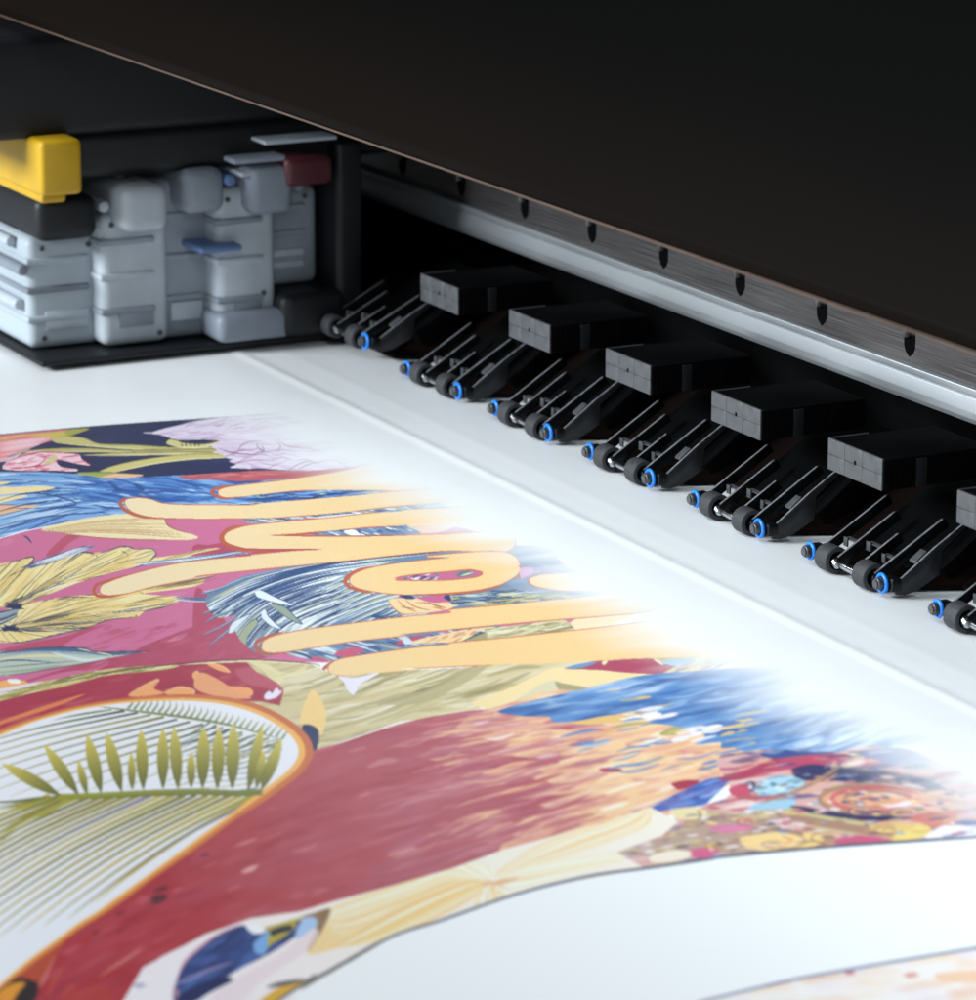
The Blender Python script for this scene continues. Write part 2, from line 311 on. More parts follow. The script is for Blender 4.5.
    mb=mask(smooth(bl)); fill(bl,'#3f68ae'); hatch(bl,60,lambda x,y:-.08,(10,40),(.8,1.8),['#89aede','#203768','#c9d8b0','#5f90d0','#2a4a8c'],(.8,1),mb,seed=61)
    b2=c2_(170,466,350,460,560,440,720,424,900,404,980,395,800,432,600,444,400,464,220,482)
    mb=mask(smooth(b2)); fill(b2,'#7d94ad'); hatch(b2,50,lambda x,y:.10,(6,22),(.8,2),['#e9eef2','#46608a','#39507a','#b9c6b0'],(.8,1),mb,seed=62)
    b3=c2_(430,526,480,514,600,506,760,494,820,490,860,520,700,530,560,530)
    mb=mask(smooth(b3)); fill(b3,'#6d88a8'); hatch(b3,36,lambda x,y:.35,(5,16),(1,2.4),['#e9eef2','#46608a','#39507a','#9db3c6'],(.8,1),mb,seed=63)
    fill(c2_(810,490,900,484,1000,480,960,510,880,522,840,508),'#f3d3ae',.8); fill(c2_(560,514,600,508,625,528,590,530),'#f2f4f6')
    stroke(c2_(300,528,380,526,440,520,500,514),2.2,'#b8644e'); stroke(c2_(290,530,440,532,700,531,980,524),1.3,'#b85a44')
    stroke(c4(480,37,300,38,200,37,100,30),1.6,'#b24d58')
    b4=c4(500,84,700,62,976,44)+c5(200,37,400,22,470,26,400,42,200,60,0,82)+c4(976,72,860,80,700,98,600,120,540,110)
    # loop 'o'
    blobend(c4(700,102,620,118,572,148,570,172,600,192,680,212),5.5)
    letter(c4(584,162,600,136,660,112,760,94,860,82,976,70)+c5(100,66,250,52,370,46,440,60,468,100,462,130,430,155,380,178,300,196,200,206,100,212,0,214)+c4(860,214,760,212,680,202,610,186),.9)
    hole=c4(762,154,830,140,976,126)+c5(150,132,260,120,300,124,320,131,290,144,200,154,80,157,0,158)+c4(860,157)
    stroke(np.vstack([smooth(hole),smooth(hole)[:1]]),2.4,'#c07050',1,taper='none',sm=False); fill(hole,'#c26a92')
    mh=mask(smooth(hole)); hatch(hole,22,lambda x,y:-.4,(4,12),(1,2.2),['#e6ecee','#2f4a78','#6c86a6'],(.9,1),mh&mask([(360,560),(441,560),(436,590),(360,590)]),seed=64)
    fill(c5(220,140,240,124,290,124,270,140,240,146),'#5d7b86',clip=mh); stroke(c5(235,142,290,126),1.6,'#e3e0a8',clip=mh)
    stroke(c5(462,100,476,120,462,146,420,170),2.4,OUT); stroke(c5(420,170,360,192,260,208,120,215,0,216),1.6,'#b8644e')
    # faint purple flower and second loop
    hatch(c5(470,110,540,90,640,110,720,140,600,140,500,140),40,lambda x,y:.1,(8,26),(.6,1.4),['#a98cb8','#c9a9cc','#8d7aa6','#d7c5dc'],(.5,.8),seed=65)
    fill(c5(420,172,470,150,520,180,600,200,480,200),'#7d93ae')
    fill(c5(470,112,510,108,520,130,490,146,472,150),'#d3a0c4')
    letter(c5(506,160,520,144,570,136,700,130,860,140,900,200,700,199,620,197,540,186,515,176),.9)
    blobend(c5(540,140,505,150,505,168,530,184,600,196),2.4)
    # tubes six and seven
    blobend(c4(330,358,260,380,220,404,228,436,270,446,330,440),5.5)
    letter(c4(242,412,255,392,300,374,400,354,600,327,800,302,976,286)+c5(200,274,400,256,600,236,820,214,1000,200,1000,270,800,296,600,312,400,330,200,350,0,370)+c4(800,374,600,396,430,422,330,438,270,440,245,430),.9)
    blobend(c4(600,450,520,478,484,506,500,530,560,532,640,528),5)
    letter(c4(500,505,515,482,560,464,700,442,860,420,976,409)+c5(200,404,400,386,600,364,800,342,976,318,1200,296,1400,290,1400,470,1200,468,976,463,800,470,600,482,400,487,150,497,0,506)+c4(850,508,700,520,580,530,520,526),.9)
    # ------------------------------------------------ below the seam: olive, rose and gold
    low=[(-6,694),(60,683),(110,673),(180,664),(250,660),(310,664)]+c4(540,534,700,520,850,508,976,503)+c6(0,96,200,92,400,80,600,72,760,66,900,80,780,125,640,132,500,150,340,195,150,235,-40,272)+[(480,712),(400,722),(312,752),(300,780),(200,720),(100,705),(-6,745)]
    mW=mask(low); fill(low,'#d3c49a',sm=False)
    hatch(low,130,lambda x,y:-.25,(30,90),(2,7),['#b9a878','#e0d5b4','#c6b688','#ece4cc','#a8986a'],(.4,.8),mW,seed=71)
    hatch(low,60,lambda x,y:-.22,(30,90),(.8,1.8),['#857c58','#9c9268','#f1ecdc'],(.5,.8),mW,seed=72)
    soften(mW,2,1)
    for i in range(26):
        x=R.uniform(270,470); y=R.uniform(672,715); L=R.uniform(30,90); stroke([(x,y+L*.16),(x+L*.5,y),(x+L,y-L*.22)],R.uniform(2,5),R.choice(['#8f8660','#a69b70','#efe9d6','#f3eee0','#9a8f66','#c9bd8c']),R.uniform(.5,.9),clip=mW)
    fill(c5(-100,640,0,600,100,590,230,510,330,498,300,530,200,590,80,640),'#b1a67e',.75,clip=mW)
    fill(c5(280,640,380,600,500,545,600,500,680,505,800,512,900,516,976,522,976,545,760,570,560,620,400,665),'#f2d8a4',clip=mW)
    fill(c6(60,240,110,205,170,170,220,160,250,175,350,190,330,200,200,222,120,240),'#d8d0b0',clip=mW); fill(c6(215,165,245,170,345,190,280,200,235,200),'#a9a078',clip=mW)
    fill(c6(255,114,300,98,370,84,420,82,600,74,640,96,700,90,640,128,600,134,480,128,380,118),'#ad4a64',clip=mW)
    fill(c6(255,114,300,96,380,86,340,104,300,112),'#6f94be',clip=mW); fill(c6(400,84,420,84,408,98,398,94),'#f3dcb4'); fill(c6(600,74,630,84,636,100,610,86),'#f3dcb4')
    fill(c6(630,84,740,74,760,88,700,102,650,96),'#a9c3dc'); hatch(c6(640,130,760,80,900,84,880,120,700,130),26,lambda x,y:-.4,(8,24),(.8,2),['#7c6a8a','#f1dcc6','#c9a9b4','#e9c9a9'],(.6,.9),seed=73)
    # rose area at the left with golden petals
    ro=[(-6,694),(60,683),(110,673),(180,664),(246,662),(256,672),(276,682),(284,690),(280,706),(262,702),(200,700),(100,715),(-6,745)]
    mR=mask(ro); fill(ro,'#a83a50',sm=False)
    hatch(ro,80,lambda x,y:-.2,(14,50),(1.5,4),['#9c3048','#b34a5c','#a83a50','#bf5c6a'],(.4,.7),mR,seed=74)
    for p in ((750,530,770,515,800,545,880,570,976,580,976,612,860,600,780,570),(500,608,560,570,620,545,600,580,640,600,560,612),(640,600,700,575,760,590,740,612),(800,480,840,485,880,500,900,520,850,510)):
        fill(c3(*p),'#efa670',clip=mR); stroke(c3(*p)[:4],1.1,'#f7cfa0',.9,clip=mR)
    fill(c4(0,520,60,540,140,590,200,620,80,615,-20,580),'#e9a276',clip=mR)
    fill(c4(140,510,240,500,330,560,320,600,260,580,180,560),'#b9576a',clip=mR)
    st=c3(-20,590,60,575,120,560,220,545,330,520,480,500,600,492,700,490,640,508,520,520,420,530,330,552,240,575,120,600,20,625,-20,628)
    mst=mask(smooth(st)); fill(st,'#d9cd8c'); hatch(st,90,lambda x,y:-.20,(20,60),(.7,2.2),['#8f8a4a','#a8a25a','#efe6b8','#c9bc72','#6d6b3e'],(.6,.9),mst,seed=75)
    fill(c3(-20,560,60,545,110,560,60,580,-20,590),'#f0b070'); fill(c3(30,545,70,545,80,560,40,560),'#f4f2ee'); fill(c3(-20,590,60,572,170,555,60,588,-20,612),'#e8dbe6')
    fill(d1(-20,105,60,75,150,45,260,12,200,40,110,72,20,100,-20,118),'#ea8f55',.85,clip=mR)
    stroke([(-6,694),(60,683),(110,673),(180,664),(250,660),(312,664),(320,668)],1.3,'#5d4038',.9)
    stroke([(180,665),(250,661.5),(312,665)],2.0,'#ead9b2',.9)
    for p in ((190,480,230,500,300,560,330,540,290,500,240,480),(200,482,260,490,340,520,420,490,380,530,300,520)): fill(c4(*p),'#e5d9a8',.8,clip=mW)
    for P in (((540,532,600,540,700,518,660,545,625,565,600,605,575,585,560,555)),((250,610,270,590,280,600,300,578,310,590,322,590,300,615,260,625))): fill(c4(*P),'#e9e2f0')
    fill([(300,718),(306,700),(314,690),(324,706),(326,722),(320,736),(304,730)],'#f0cd8c'); fill([(302,726),(318,730),(316,752),(308,752)],'#2c3560')
    # ------------------------------------------------ red field
    red=[(-6,1020),(-6,990),(60,930),(140,875),(215,820),(262,788),(300,764),(312,752),(345,742),(400,724),(450,714),(500,710),(600,720),(700,740),(730,770),(690,800),(620,822),(562,836),(501,852),(454,870),(390,888),(336,902),(300,912),(250,922),(205,937),(143,970),(112,1020)]
    mD=mask(smooth(red,True,3))
    fill(red,'#a82a32',c2='#b05660',g=((60,980),(400,760)),n=3)
    sl=lambda x,y: -.62+.40*min(1,max(0,x/420))
    hatch(red,340,sl,(20,90),(2,9),['#a8303a','#b04050','#9c2832','#b8505c'],(.12,.35),mD&mask([(-6,1020),(-6,700),(190,700),(150,800),(230,820),(170,880),(250,900),(180,950),(230,1020)]),seed=81)
    hatch(red,340,sl,(20,90),(2,9),['#b55f6c','#ac4c58','#be707c','#b05460'],(.12,.35),mD&mask([(230,1020),(180,950),(250,900),(170,880),(230,820),(150,800),(190,700),(760,700),(760,1020)]),seed=82)
    hatch(red,120,sl,(20,80),(2,7),['#8c2434','#94364c','#a04a64'],(.15,.4),mD,seed=84)
    soften(mD,2)
    hatch(red,150,sl,(14,60),(1.2,4.5),['#bd6470','#c27680','#98303c','#b05260'],(.15,.4),mD,seed=85)
    soften(mD,3)
    hatch(red,50,sl,(10,34),(1.2,3.4),['#d9929a','#dfa0a8','#cf7c86'],(.35,.7),mD,seed=83); soften(mD,1)
    for P,c in (((575,240,600,222,650,215,640,240,590,255),'#4c2430'),((600,200,630,182,655,178,645,198,610,208),'#6b2434'),((780,64,800,52,820,55,800,66),'#6b2440'),((450,295,470,278,490,280,470,296),'#7d2636'),((360,366,372,358,384,362,370,372),'#5c2230'),((455,358,468,350,478,354,462,364),'#7d2a3c')): fill(d2(*P),c,.85)
    stroke(d2(380,540,440,500,500,462,552,425),2.6,'#e0a089',.7); stroke(d2(540,250,560,230,600,250),6,'#c4606a',.6)
    for P in ((940,130,970,108,1010,100,980,126),): fill(d2(*P),'#e8b4ac',.8)
    stroke(d2(120,610,160,560,185,510,215,455),3.4,'#e2a99c',.8,taper='both'); stroke(d2(180,615,210,560,240,500),4.5,'#c45440',.6); stroke(d2(240,620,270,580,300,570),5,'#c45440',.5)
    fill([(80,1020),(112,1000),(100,985),(60,1000)],'#b5483c',.4)
    # ------------------------------------------------ bottom left corner
    fill(d2(-20,590,40,555,100,500,180,440,250,400,215,455,180,520,150,580,110,640,-20,640),'#b04a34',clip=mD)
    fill(d2(-20,600,20,560,60,540,110,545,150,570,120,640,-20,640),'#2a2024'); fill(d2(-20,612,20,578,60,560,100,560,70,600,40,640,-20,640),'#dc9236')
    # ------------------------------------------------ oval with palm leaves
    oval=d1(-300,250,-120,190,30,128,100,100,180,76,260,58,350,44,450,36,560,34,650,40,730,56,800,82,870,125,905,165,908,205,880,245,830,285,760,335,690,390,620,440,540,500)+d2(560,150,470,215,380,280,300,330,220,390,130,455,50,520,-30,590,-200,720,-260,720)
    ovo=d1(-300,226,-120,170,30,110,100,86,180,62,260,44,350,30,450,20,560,14,650,18,740,32,820,58,900,104,945,150,955,200,925,250,870,295,800,345,720,395,640,455,570,505)+d2(600,150,500,225,400,295,310,350,230,410,140,475,60,540,-30,610,-200,740,-300,740)
    fill(ovo,'#c8714a',c2='#d8843e',g=((300,720),(100,930)),n=4)
    P=(np.array(oval)*.55+np.array(ovo)*.45); fill(P,'#f0b565',n=4)
    fill(oval,'#eceaf0',c2='#e9e9ee',g=((200,700),(0,980)),n=4); mO=mask(smooth(oval,True,4))
    inn=[(x,y) for x,y in oval]; 
    pin=d1(-300,260,-30,150,100,110,260,70,450,52,620,55,740,75,830,120,872,170,876,210,840,255,770,310,690,370,600,430,480,500)+d2(540,130,450,200,350,270,-30,560)
    mI=mask(smooth(pin,True,4))&mO
    # striped under-leaves, upper set (sweep from the right down to the left)
    r=random.Random(91)
    for i in range(15):
        t=i/14; x=300+560*t; y=50+100*t**1.25
        L=(330+380*math.sin(math.pi*min(1,t*1.1)))
        m=.16+.22*t; bend=18
        c=r.choice(['#6f7038','#5d6640','#888538','#4d5a4c','#7c7a30'])
        P=d1(x,y+6,x-L*.5,y+L*.5*m+bend*.4,x-L,y+L*m+bend*1.6)
        stroke(P,r.uniform(1.9,2.6),c,1,clip=mI,taper='end',c2='#b0a458')
    for i in range(26):
        t=i/25; x=390+470*t; y=58+92*t**1.3
        stroke(d1(x,y,x+16,y-22,x+10+18*t,y-46+16*t),2.6,'#6f7848',.9,clip=mO,taper='end',c2='#b5b27a')
    for i in range(12):
        t=i/11; x=640+220*t; y=90+80*t
        stroke(d1(x,y+10,x-60,y+45,x-150,y+80),1.9,r.choice(['#4c5a60','#5d6a5c','#3f4d5c']),.8,clip=mI,taper='end')
    for i in range(9):
        y=150+i*18; stroke(d1(860-i*5,y,760-i*8,y+18,560-i*10,y+34),1.6,r.choice(['#5d6a5c','#8c8a50','#6c7468','#b5ae70']),.75,clip=mI,taper='end')
    stroke(d1(300,52,420,66,560,84,700,108,850,150),2.6,'#7c8450',.95,clip=mO)
    # striped under-leaves, lower set
    for i in range(21):
        t=i/20; x=840-690*t; y=300 if t<.05 else 322
        L=560+220*math.sin(math.pi*min(1,t*1.2)); m=.60-.10*t
        c=r.choice(['#8a8234','#a59a38','#77733a','#b8a63c','#857f3a','#968a3c','#8a8693'])
        P=d1(x,y,x-L*.4,y+L*.4*m*.86,x-L*.75,y+L*.75*m*.98,x-L,y+L*m*1.06)
        stroke(P,r.uniform(3.0,4.3),c,1,clip=mO,taper='end',c2='#978a3c' if i%3 else '#c0a440')
    stroke(d1(-20,345,60,340,120,332,180,325),3.4,'#6d7038',clip=mO); stroke(d1(-20,360,90,345,180,326),2.2,'#8c8a40',clip=mO)
    for i in range(7): stroke(d1(-20,372+i*18,60,352+i*12,150+i*12,328+i),2.6,r.choice(['#8c8a40','#a39c48','#6d7038']),.9,clip=mO,taper='start')
    # main frond
    stroke(d1(180,328,300,324,450,316,600,312,720,316,800,312),6.4,'#9a9a3c',1,taper='none',c2='#7a8048')
    stroke(d1(180,331,300,329,450,323,600,319,720,322,800,317),1.6,'#5f6432',.8)
    tips=[(5,225,182,322,30),(135,168,238,318,30),(238,215,265,318,20),(265,135,308,312,32),(325,130,370,308,32),(400,190,403,304,20),(430,120,437,303,31),(497,115,497,300,30),(530,112,543,300,30),(583,190,583,298,22),(622,112,618,298,34),(668,110,663,300,32),(712,100,708,300,34),(800,110,757,305,28),(805,185,782,300,22),(860,150,797,305,30)]
    for tx,ty,bx,by,w in tips:
        dx,dy=bx-tx,by-ty; L=math.hypot(dx,dy); nx,ny=-dy/L,dx/L
        prof=[(0,0),(.12,.22),(.3,.42),(.52,.5),(.75,.40),(.92,.18),(1,.05)]
        A=[(tx+dx*t+nx*w*k*1.22,ty+dy*t+ny*w*k*1.22) for t,k in prof]+[(tx+dx*t-nx*w*k*1.22,ty+dy*t-ny*w*k*1.22) for t,k in prof[::-1]]
        fill(d1(A),'#dccb66',c2='#5c5f2e',g=d1(tx,ty,bx,by)); stroke(d1(tx,ty,bx,by),.8,'#a89f50',.6)
    # ------------------------------------------------ orange water-colour
    org=[(470,716),(505,705),(560,690),(640,700),(720,712),(760,735),(765,765),(720,790),(680,812),(620,830),(560,836),(500,852),(520,830),(560,815),(530,800),(555,785),(520,775),(560,762),(470,752),(500,742),(455,735)]
    mo=mask(smooth(org,True,3))
    fill(org,'#f0c79a',n=3)
    so=lambda x,y:-.22-.1*(y-760)/60
    hatch(org,240,so,(18,70),(1.6,6),['#edc49a','#e5ad8e','#f2d6b4','#dfa690','#ecc7a0','#d99a8c'],(.3,.75),mo,seed=101)
    hatch([(440,712),(560,700),(600,800),(520,845),(440,850)],110,so,(24,70),(1.5,5),['#c27886','#b86a7c','#e9bf9b','#cf8c90','#dfae9c'],(.4,.8),mD|mo,seed=102)
    hatch([(380,720),(520,705),(540,850),(400,880)],120,so,(30,90),(2,6),['#b0606f','#c27886','#a8546a','#cf9290'],(.3,.6),mD|mo,seed=106)
    hatch(org,20,so,(12,34),(1.4,4),['#f7ece6','#fbf3ee'],(.5,.9),mo,seed=103)
    hatch(org,46,lambda x,y:-.05,(4,16),(1,3.4),['#a84456','#b8606c','#c98078'],(.5,.85),mo&mask([(570,740),(780,740),(780,830),(560,830)]),seed=104)
    soften(mo,2); hatch([(455,712),(560,705),(600,760),(590,820),(520,850),(455,850)],130,so,(26,90),(1.4,5),['#b4606f','#ac4c5e','#c98088','#f0c79a','#e9b48e'],(.5,.9),mD|mo,seed=107)
    hatch(org,90,so,(20,70),(1.4,4.5),['#f6d8b0','#fbeee0','#eab98c','#e2a086','#f4cf9c'],(.5,.9),mo,seed=108); soften(mo|mD,1)
    hatch(org,60,so,(14,50),(1,2.6),['#f7ece6','#d98f80','#e2a878','#c98088'],(.3,.6),mo,seed=105); soften(mo,1)
    fill(c8(465,215,520,200,600,198,590,215,540,238,500,244,480,232),'#a5344a'); fill(c8(110,145,160,135,230,148,200,158,150,160),'#b5485c')
    fill(c6(280,310,400,298,520,288,580,292,560,312,420,326,300,330),'#e3bd76',.9); fill(c6(620,370,690,335,780,335,830,340,740,356,680,372),'#a9a468'); fill(c6(430,345,500,325,590,320,520,336),'#a9a468',.8)
    # ------------------------------------------------ blue brush-work
    bb=c6(-10,280,80,250,200,222,340,190,500,150,640,130,780,122,900,112,1150,112,1500,200,1720,370)+c7(440,210,340,205,240,215,170,222,100,235,50,190,-20,190)+c6(860,400,760,410,800,372,700,340,580,322,640,300,560,288,420,296,300,318,210,322,190,300,100,300,40,292)
    mBB=mask(smooth(bb,True,3)); fill(bb,'#5d8ac2',n=3)
    sb=lambda x,y:-.20-.12*max(0,(x-720)/100)
    hatch(bb,420,sb,(20,80),(1.6,6),['#4372ac','#6e98ca','#4f7fba','#8db0d8','#38629e','#5d8ac2','#a9c4e2'],(.3,.65),mBB,seed=111)
    hatch(bb,70,sb,(14,60),(1,2.6),['#cfe0f2','#e6eef8','#b9d2ee'],(.5,.9),mBB,seed=112)
    hatch([(790,660),(980,700),(980,800),(860,740)],90,lambda x,y:-.45,(20,60),(1.5,5),['#e6eef8','#f4f8fc','#cfe0f2'],(.5,.9),mBB,seed=114)
    hatch(bb,50,sb,(30,90),(1.6,4),['#2c5090','#30589a'],(.4,.8),mBB,seed=113)
    soften(mBB,3); hatch(bb,90,sb,(16,60),(1,2.4),['#2f5a9c','#86abd8','#d6e4f2','#4674b4'],(.3,.65),mBB,seed=115); soften(mBB,1)
    hatch(c6(500,268,690,268,650,312,540,300),16,sb,(10,26),(1.6,4),['#f4ecee','#e9e0ea'],(.8,1),mBB|mo,seed=116); hatch(c6(690,392,760,345,850,340,800,380),16,sb,(10,30),(1.6,4),['#f4ecee','#e9e6f2'],(.8,1),mBB|mo,seed=117)
    hatch([(560,690),(640,700),(760,738),(740,770),(640,735),(560,715)],60,so,(14,50),(1.2,3.6),['#5d8ac2','#8db0d8','#f0c79a','#e3bd76','#4f7fba'],(.5,.9),mBB|mo,seed=118)
    hatch(c7(-20,80,110,80,40,180,-20,180),9,sb,(8,18),(1.4,3),['#c9b878','#e3bd76'],(.8,1),mBB,seed=119)
    # ------------------------------------------------ ornament at the right
    orn=c7(-40,235,60,205,160,195,300,200,420,210,560,180,700,200,830,240,976,330,1000,520,800,548,400,575,0,612)+c8(640,585,330,625,180,560,380,440,600,330,760,260)
    mN=mask(smooth(orn,True,3)); fill(orn,'#d9a9a4',n=3)
    hatch(orn,200,lambda x,y:-.12,(14,50),(1.4,5),['#a93c5c','#e3a98a','#8fb3d6','#c9c08a','#4f4a7c','#f2e2dc','#c46a80','#9a8478'],(.5,.9),mN,seed=121)
    fill(c7(130,215,220,195,300,205,420,205,360,235,240,240),'#39508f'); fill(c7(-30,310,60,280,180,235,330,215,480,215,440,250,330,262,200,280,60,308),'#bb4868')
    fill(c7(255,275,330,252,430,262,560,270,700,290,760,310,700,325,560,328,440,318,300,315),'#33345f'); fill(c7(200,432,290,416,420,440,660,455,730,460,640,474,500,470,330,455,240,448),'#2c2c56')
    fill(c7(700,300,780,310,860,345,840,358,780,350,720,325),'#3c3c6c')
    fill(c7(520,210,600,190,700,190,780,225,800,260,720,275,620,245),'#7c86b0'); fill(c7(110,330,210,295,290,310,300,340,230,368,130,370),'#a9cfe0')
    hatch(c7(110,330,210,295,290,310,300,340,230,368,130,370),16,lambda x,y:-.3,(5,14),(1,3),['#5a86a0','#dbeef4','#6c5a50','#3f5f7c'],(.7,1),seed=122)
    fill(c7(70,335,95,318,115,330,105,358,82,356),'#2f3354'); fill(c7(84,332,98,325,104,345,92,350),'#eef2f6')
    fill(c7(10,350,80,330,110,380,230,378,200,392,60,388),'#c4506c'); fill(c7(90,420,180,388,270,390,240,432,130,440),'#9fc6dc')
    BR='#a3806c'; PE='#dfa27e'
    fill(c7(360,385,400,345,520,330,680,335,790,365,800,400,740,430,600,445,460,440,390,420),PE)
    hatch(orn,120,lambda x,y:-.12,(8,30),(1,2.6),['#7a3a5c','#f2e2dc','#c9c08a','#5a548a','#e3a98a','#a8c8dc'],(.5,.9),mN,seed=127)
    for k in range(4):
        s=1-.22*k; cx,cy=590,388
        pts=[(cx+225*s*math.cos(a_),cy+58*s*math.sin(a_)) for a_ in np.linspace(.3+k*.4,5.9+k*.4,26)]
        stroke(c7(pts),4.4 if k==0 else 3.2,BR if k%2==0 else '#c4586a' if k==1 else '#e9b48e',1,taper='none' if k==0 else 'both')
    stroke(c7(130,405,240,370,330,330,400,290,440,262,460,240),4,BR); stroke(c7(300,372,390,318,440,285),2,'#d9b08c')
    for k in range(4): stroke(c7(388+k*26,270,396+k*24,248,412+k*22,238),3,'#c9b0a4' if k%2 else '#8a7a8c')
    for dy,w,c in ((0,9,BR),(-24,4,'#c9c08a'),(22,3,'#cbb78c')): stroke(c7(0,470+dy,150,462+dy,300,470+dy,420,490+dy,560,512+dy,700,520+dy,800,500+dy),w,c,.95)
    fill(c7(40,545,100,515,220,508,340,515,420,540,380,575,260,590,120,590),BR)
    fill(c7(65,548,120,525,220,520,290,535,300,560,240,578,140,580,80,568),'#f1d193'); stroke(c7(120,548,200,535,260,548,220,562,170,556),2,'#d99a6c')
    fill(c7(300,520,375,525,370,560,300,586,250,590,310,560),'#eccb84')
    fill(c7(430,545,520,530,620,540,660,555,560,560,440,570),'#c4587c'); fill(c7(640,545,720,490,800,500,790,530,700,550),'#e9cf7c'); fill(c7(560,500,640,480,740,490,700,515,600,520),'#dfc07c')
    fill(c7(715,470,760,445,840,430,900,440,880,470,820,500,760,480),'#cf7468'); fill(c7(780,545,830,500,900,475,980,478,980,545),'#eee8f2'); fill(c7(885,520,930,514,935,522,890,528),'#c4507c'); fill(c7(890,480,940,470,1000,476,1000,488,930,492),'#4c5c9c')
    fill(c7(760,380,840,350,900,360,930,400,860,440,780,430),'#e0b49c',.8); fill(c7(660,408,700,395,740,392,700,420,670,418),'#f3dfe6')
    for i in range(16): fill(c7(*(lambda x,y:(x-16,y,x,y-8,x+18,y,x,y+8))(R.uniform(40,420),R.uniform(430,500))),R.choice(['#e6c3d3','#c4587c','#eddce6']),.85)
    hatch(c7(480,250,700,250,900,330,900,440,500,450),60,lambda x,y:.12,(8,30),(1,3),['#e9c0a4','#c46a80','#4c4a7c','#f2dce6','#b08c78'],(.5,.9),mN,seed=124)
    soften(mN,2,1)
    # brown lattice & flecks left
    br=c8(180,560,300,520,440,470,560,400,640,350,800,370,976,360,976,540,760,560,600,545,460,550,300,570)
    mb=mask(smooth(br)); fill(br,'#b59a8c'); hatch(br,70,lambda x,y:-.1,(6,24),(1.4,4),['#9a8070','#e6d3dc','#cdbf86','#f2e6ea','#8c7466','#d9c48a'],(.6,.95),mb,seed=125)
    fill(c8(640,430,740,415,860,425,830,445,720,455),'#d873a4',.8); fill(c8(530,550,600,530,700,530,680,560,630,580,570,575),'#cf5f88')
    fill(c8(360,570,460,540,560,548,540,580,440,600,370,598),'#f3e4d0'); fill(c8(800,480,900,460,1000,458,1000,530,900,540,820,520),'#f1cf90')
    fill(c8(460,340,560,325,640,350,600,385,500,390),'#e8d8a8'); stroke(c8(590,345,610,370,590,400),2.4,'#a08a78')
    fill(c8(270,365,300,345,370,330,440,290,520,250,640,195,760,180,720,230,660,290,620,320,500,335,380,355),'#4666b4'); hatch(c8(270,365,440,290,640,195,760,180,660,290,500,335),50,lambda x,y:-.35,(8,30),(1.2,4),['#6d8fd0','#3a4f9c','#8aa9dc','#7c6aa4'],(.6,.9),mask(c8(270,365,440,290,640,195,760,180,660,290,500,335)),seed=126)
    fill(c8(690,195,760,165,830,150,976,90,976,130,860,180,780,200),'#a93c5c',.9)
    for (cx,cy,rx,ry,c_) in ((828,838,17,5.2,'#8f6f5c'),(889,830,15,4,'#9a7660'),(775,845,13,3.4,'#a07a66'),(905,813,18,5,'#8a6a78'),(748,822,11,3.4,'#b04c6a'),(716,846,11,3,'#b9924c'),(860,812,12,3.6,'#7c5a6c'),(952,822,11,3.4,'#c46a5c'),(795,812,12,3,'#c9b070'),(694,824,9,3,'#94786a')):
        for k in range(3):
            q_=1-.3*k; pts=[(cx+rx*q_*math.cos(a_),cy+ry*q_*math.sin(a_)) for a_ in np.linspace(.2+k,5.4+k,18)]
            stroke(pts,1.5,c_ if k!=1 else '#e9c98a',.9,clip=mN)
    for i in range(70):
        x=R.uniform(690,970); y=R.uniform(790,856); s_=R.uniform(1.5,4.5)
        fill([(x-s_*1.3,y),(x-s_*.3,y-s_*.38),(x+s_*1.5,y+s_*.1),(x+s_*.2,y+s_*.4)],R.choice(['#f2e6ea','#c4507c','#f1d193','#3c3c6c','#8fb3d6','#a3806c','#dfa27e']),.85,clip=mN)
    hatch(orn,70,lambda x,y:-.12,(8,30),(1,2.6),['#8f6f5c','#a3806c','#4c4a7c','#c99a6c','#33345f','#e0c4b4'],(.5,.85),mN,seed=128); soften(mN,1,1)
    # ------------------------------------------------ pale petals above the dark outline
    fb=[(112,1020),(143,968),(205,935),(250,919)]+d4(0,312,100,282,250,242,430,190,560,142,730,95,860,60,976,20)+c8(400,350,500,400,420,470,200,550,330,625,0,695)+d4(800,215,600,265,400,335,250,385,60,490,0,530)+[(279,1020)]
    mJ=mask(fb); fill(fb,'#f6e8da',sm=False,c2='#efe6ea',g=((450,880),(180,1000)))
    def petal(pts,cols,n,sd):
        P=pts; A=np.array(P); m=mask(smooth(P))&mJ; fill(P,cols[0],clip=mJ,a=.9)
        rr=random.Random(sd); h=len(P)//2; a0,a1=A[0],A[h]
        for i in range(n):
            u=rr.uniform(-1,1); up=A[1:h]; dn=A[h+1:][::-1]; k=min(len(up),len(dn))
            mid=[tuple(up[j]*(u+1)/2+dn[j]*(1-u)/2) for j in range(k)]
            stroke([tuple(a0)]+mid+[tuple(a1)],rr.uniform(1.5,5),rr.choice(cols),rr.uniform(.5,.9),clip=m)
    petal(d4(530,230,400,190,300,225,110,290,60,330,20,430,150,400,300,340,440,280),['#f3cf94','#fbeccf','#eeb25c','#fff8ee','#f6dcae'],40,131)
    petal(d4(530,228,460,225,350,262,230,318,90,400,60,418,200,402,340,350,440,300,500,262),['#f2c67c','#f6d9a4','#ecb060','#faeacb'],26,132)
    petal(d4(530,230,460,200,400,185,360,195,430,180,500,175,545,200),['#fbeedd','#f3cf94','#fff'[:1]+'fffaf4'],16,133)
    petal(d4(545,215,600,165,700,110,860,60,976,20,976,70,860,120,700,170),['#f6d9b0','#fdf4ea','#f2cd96','#fffaf6'],36,134)
    petal(d4(545,225,650,180,780,160,900,150,900,170,780,205,660,235,580,250),['#f6dcae','#fbeedd','#f0c688','#fff6ee'],22,135)
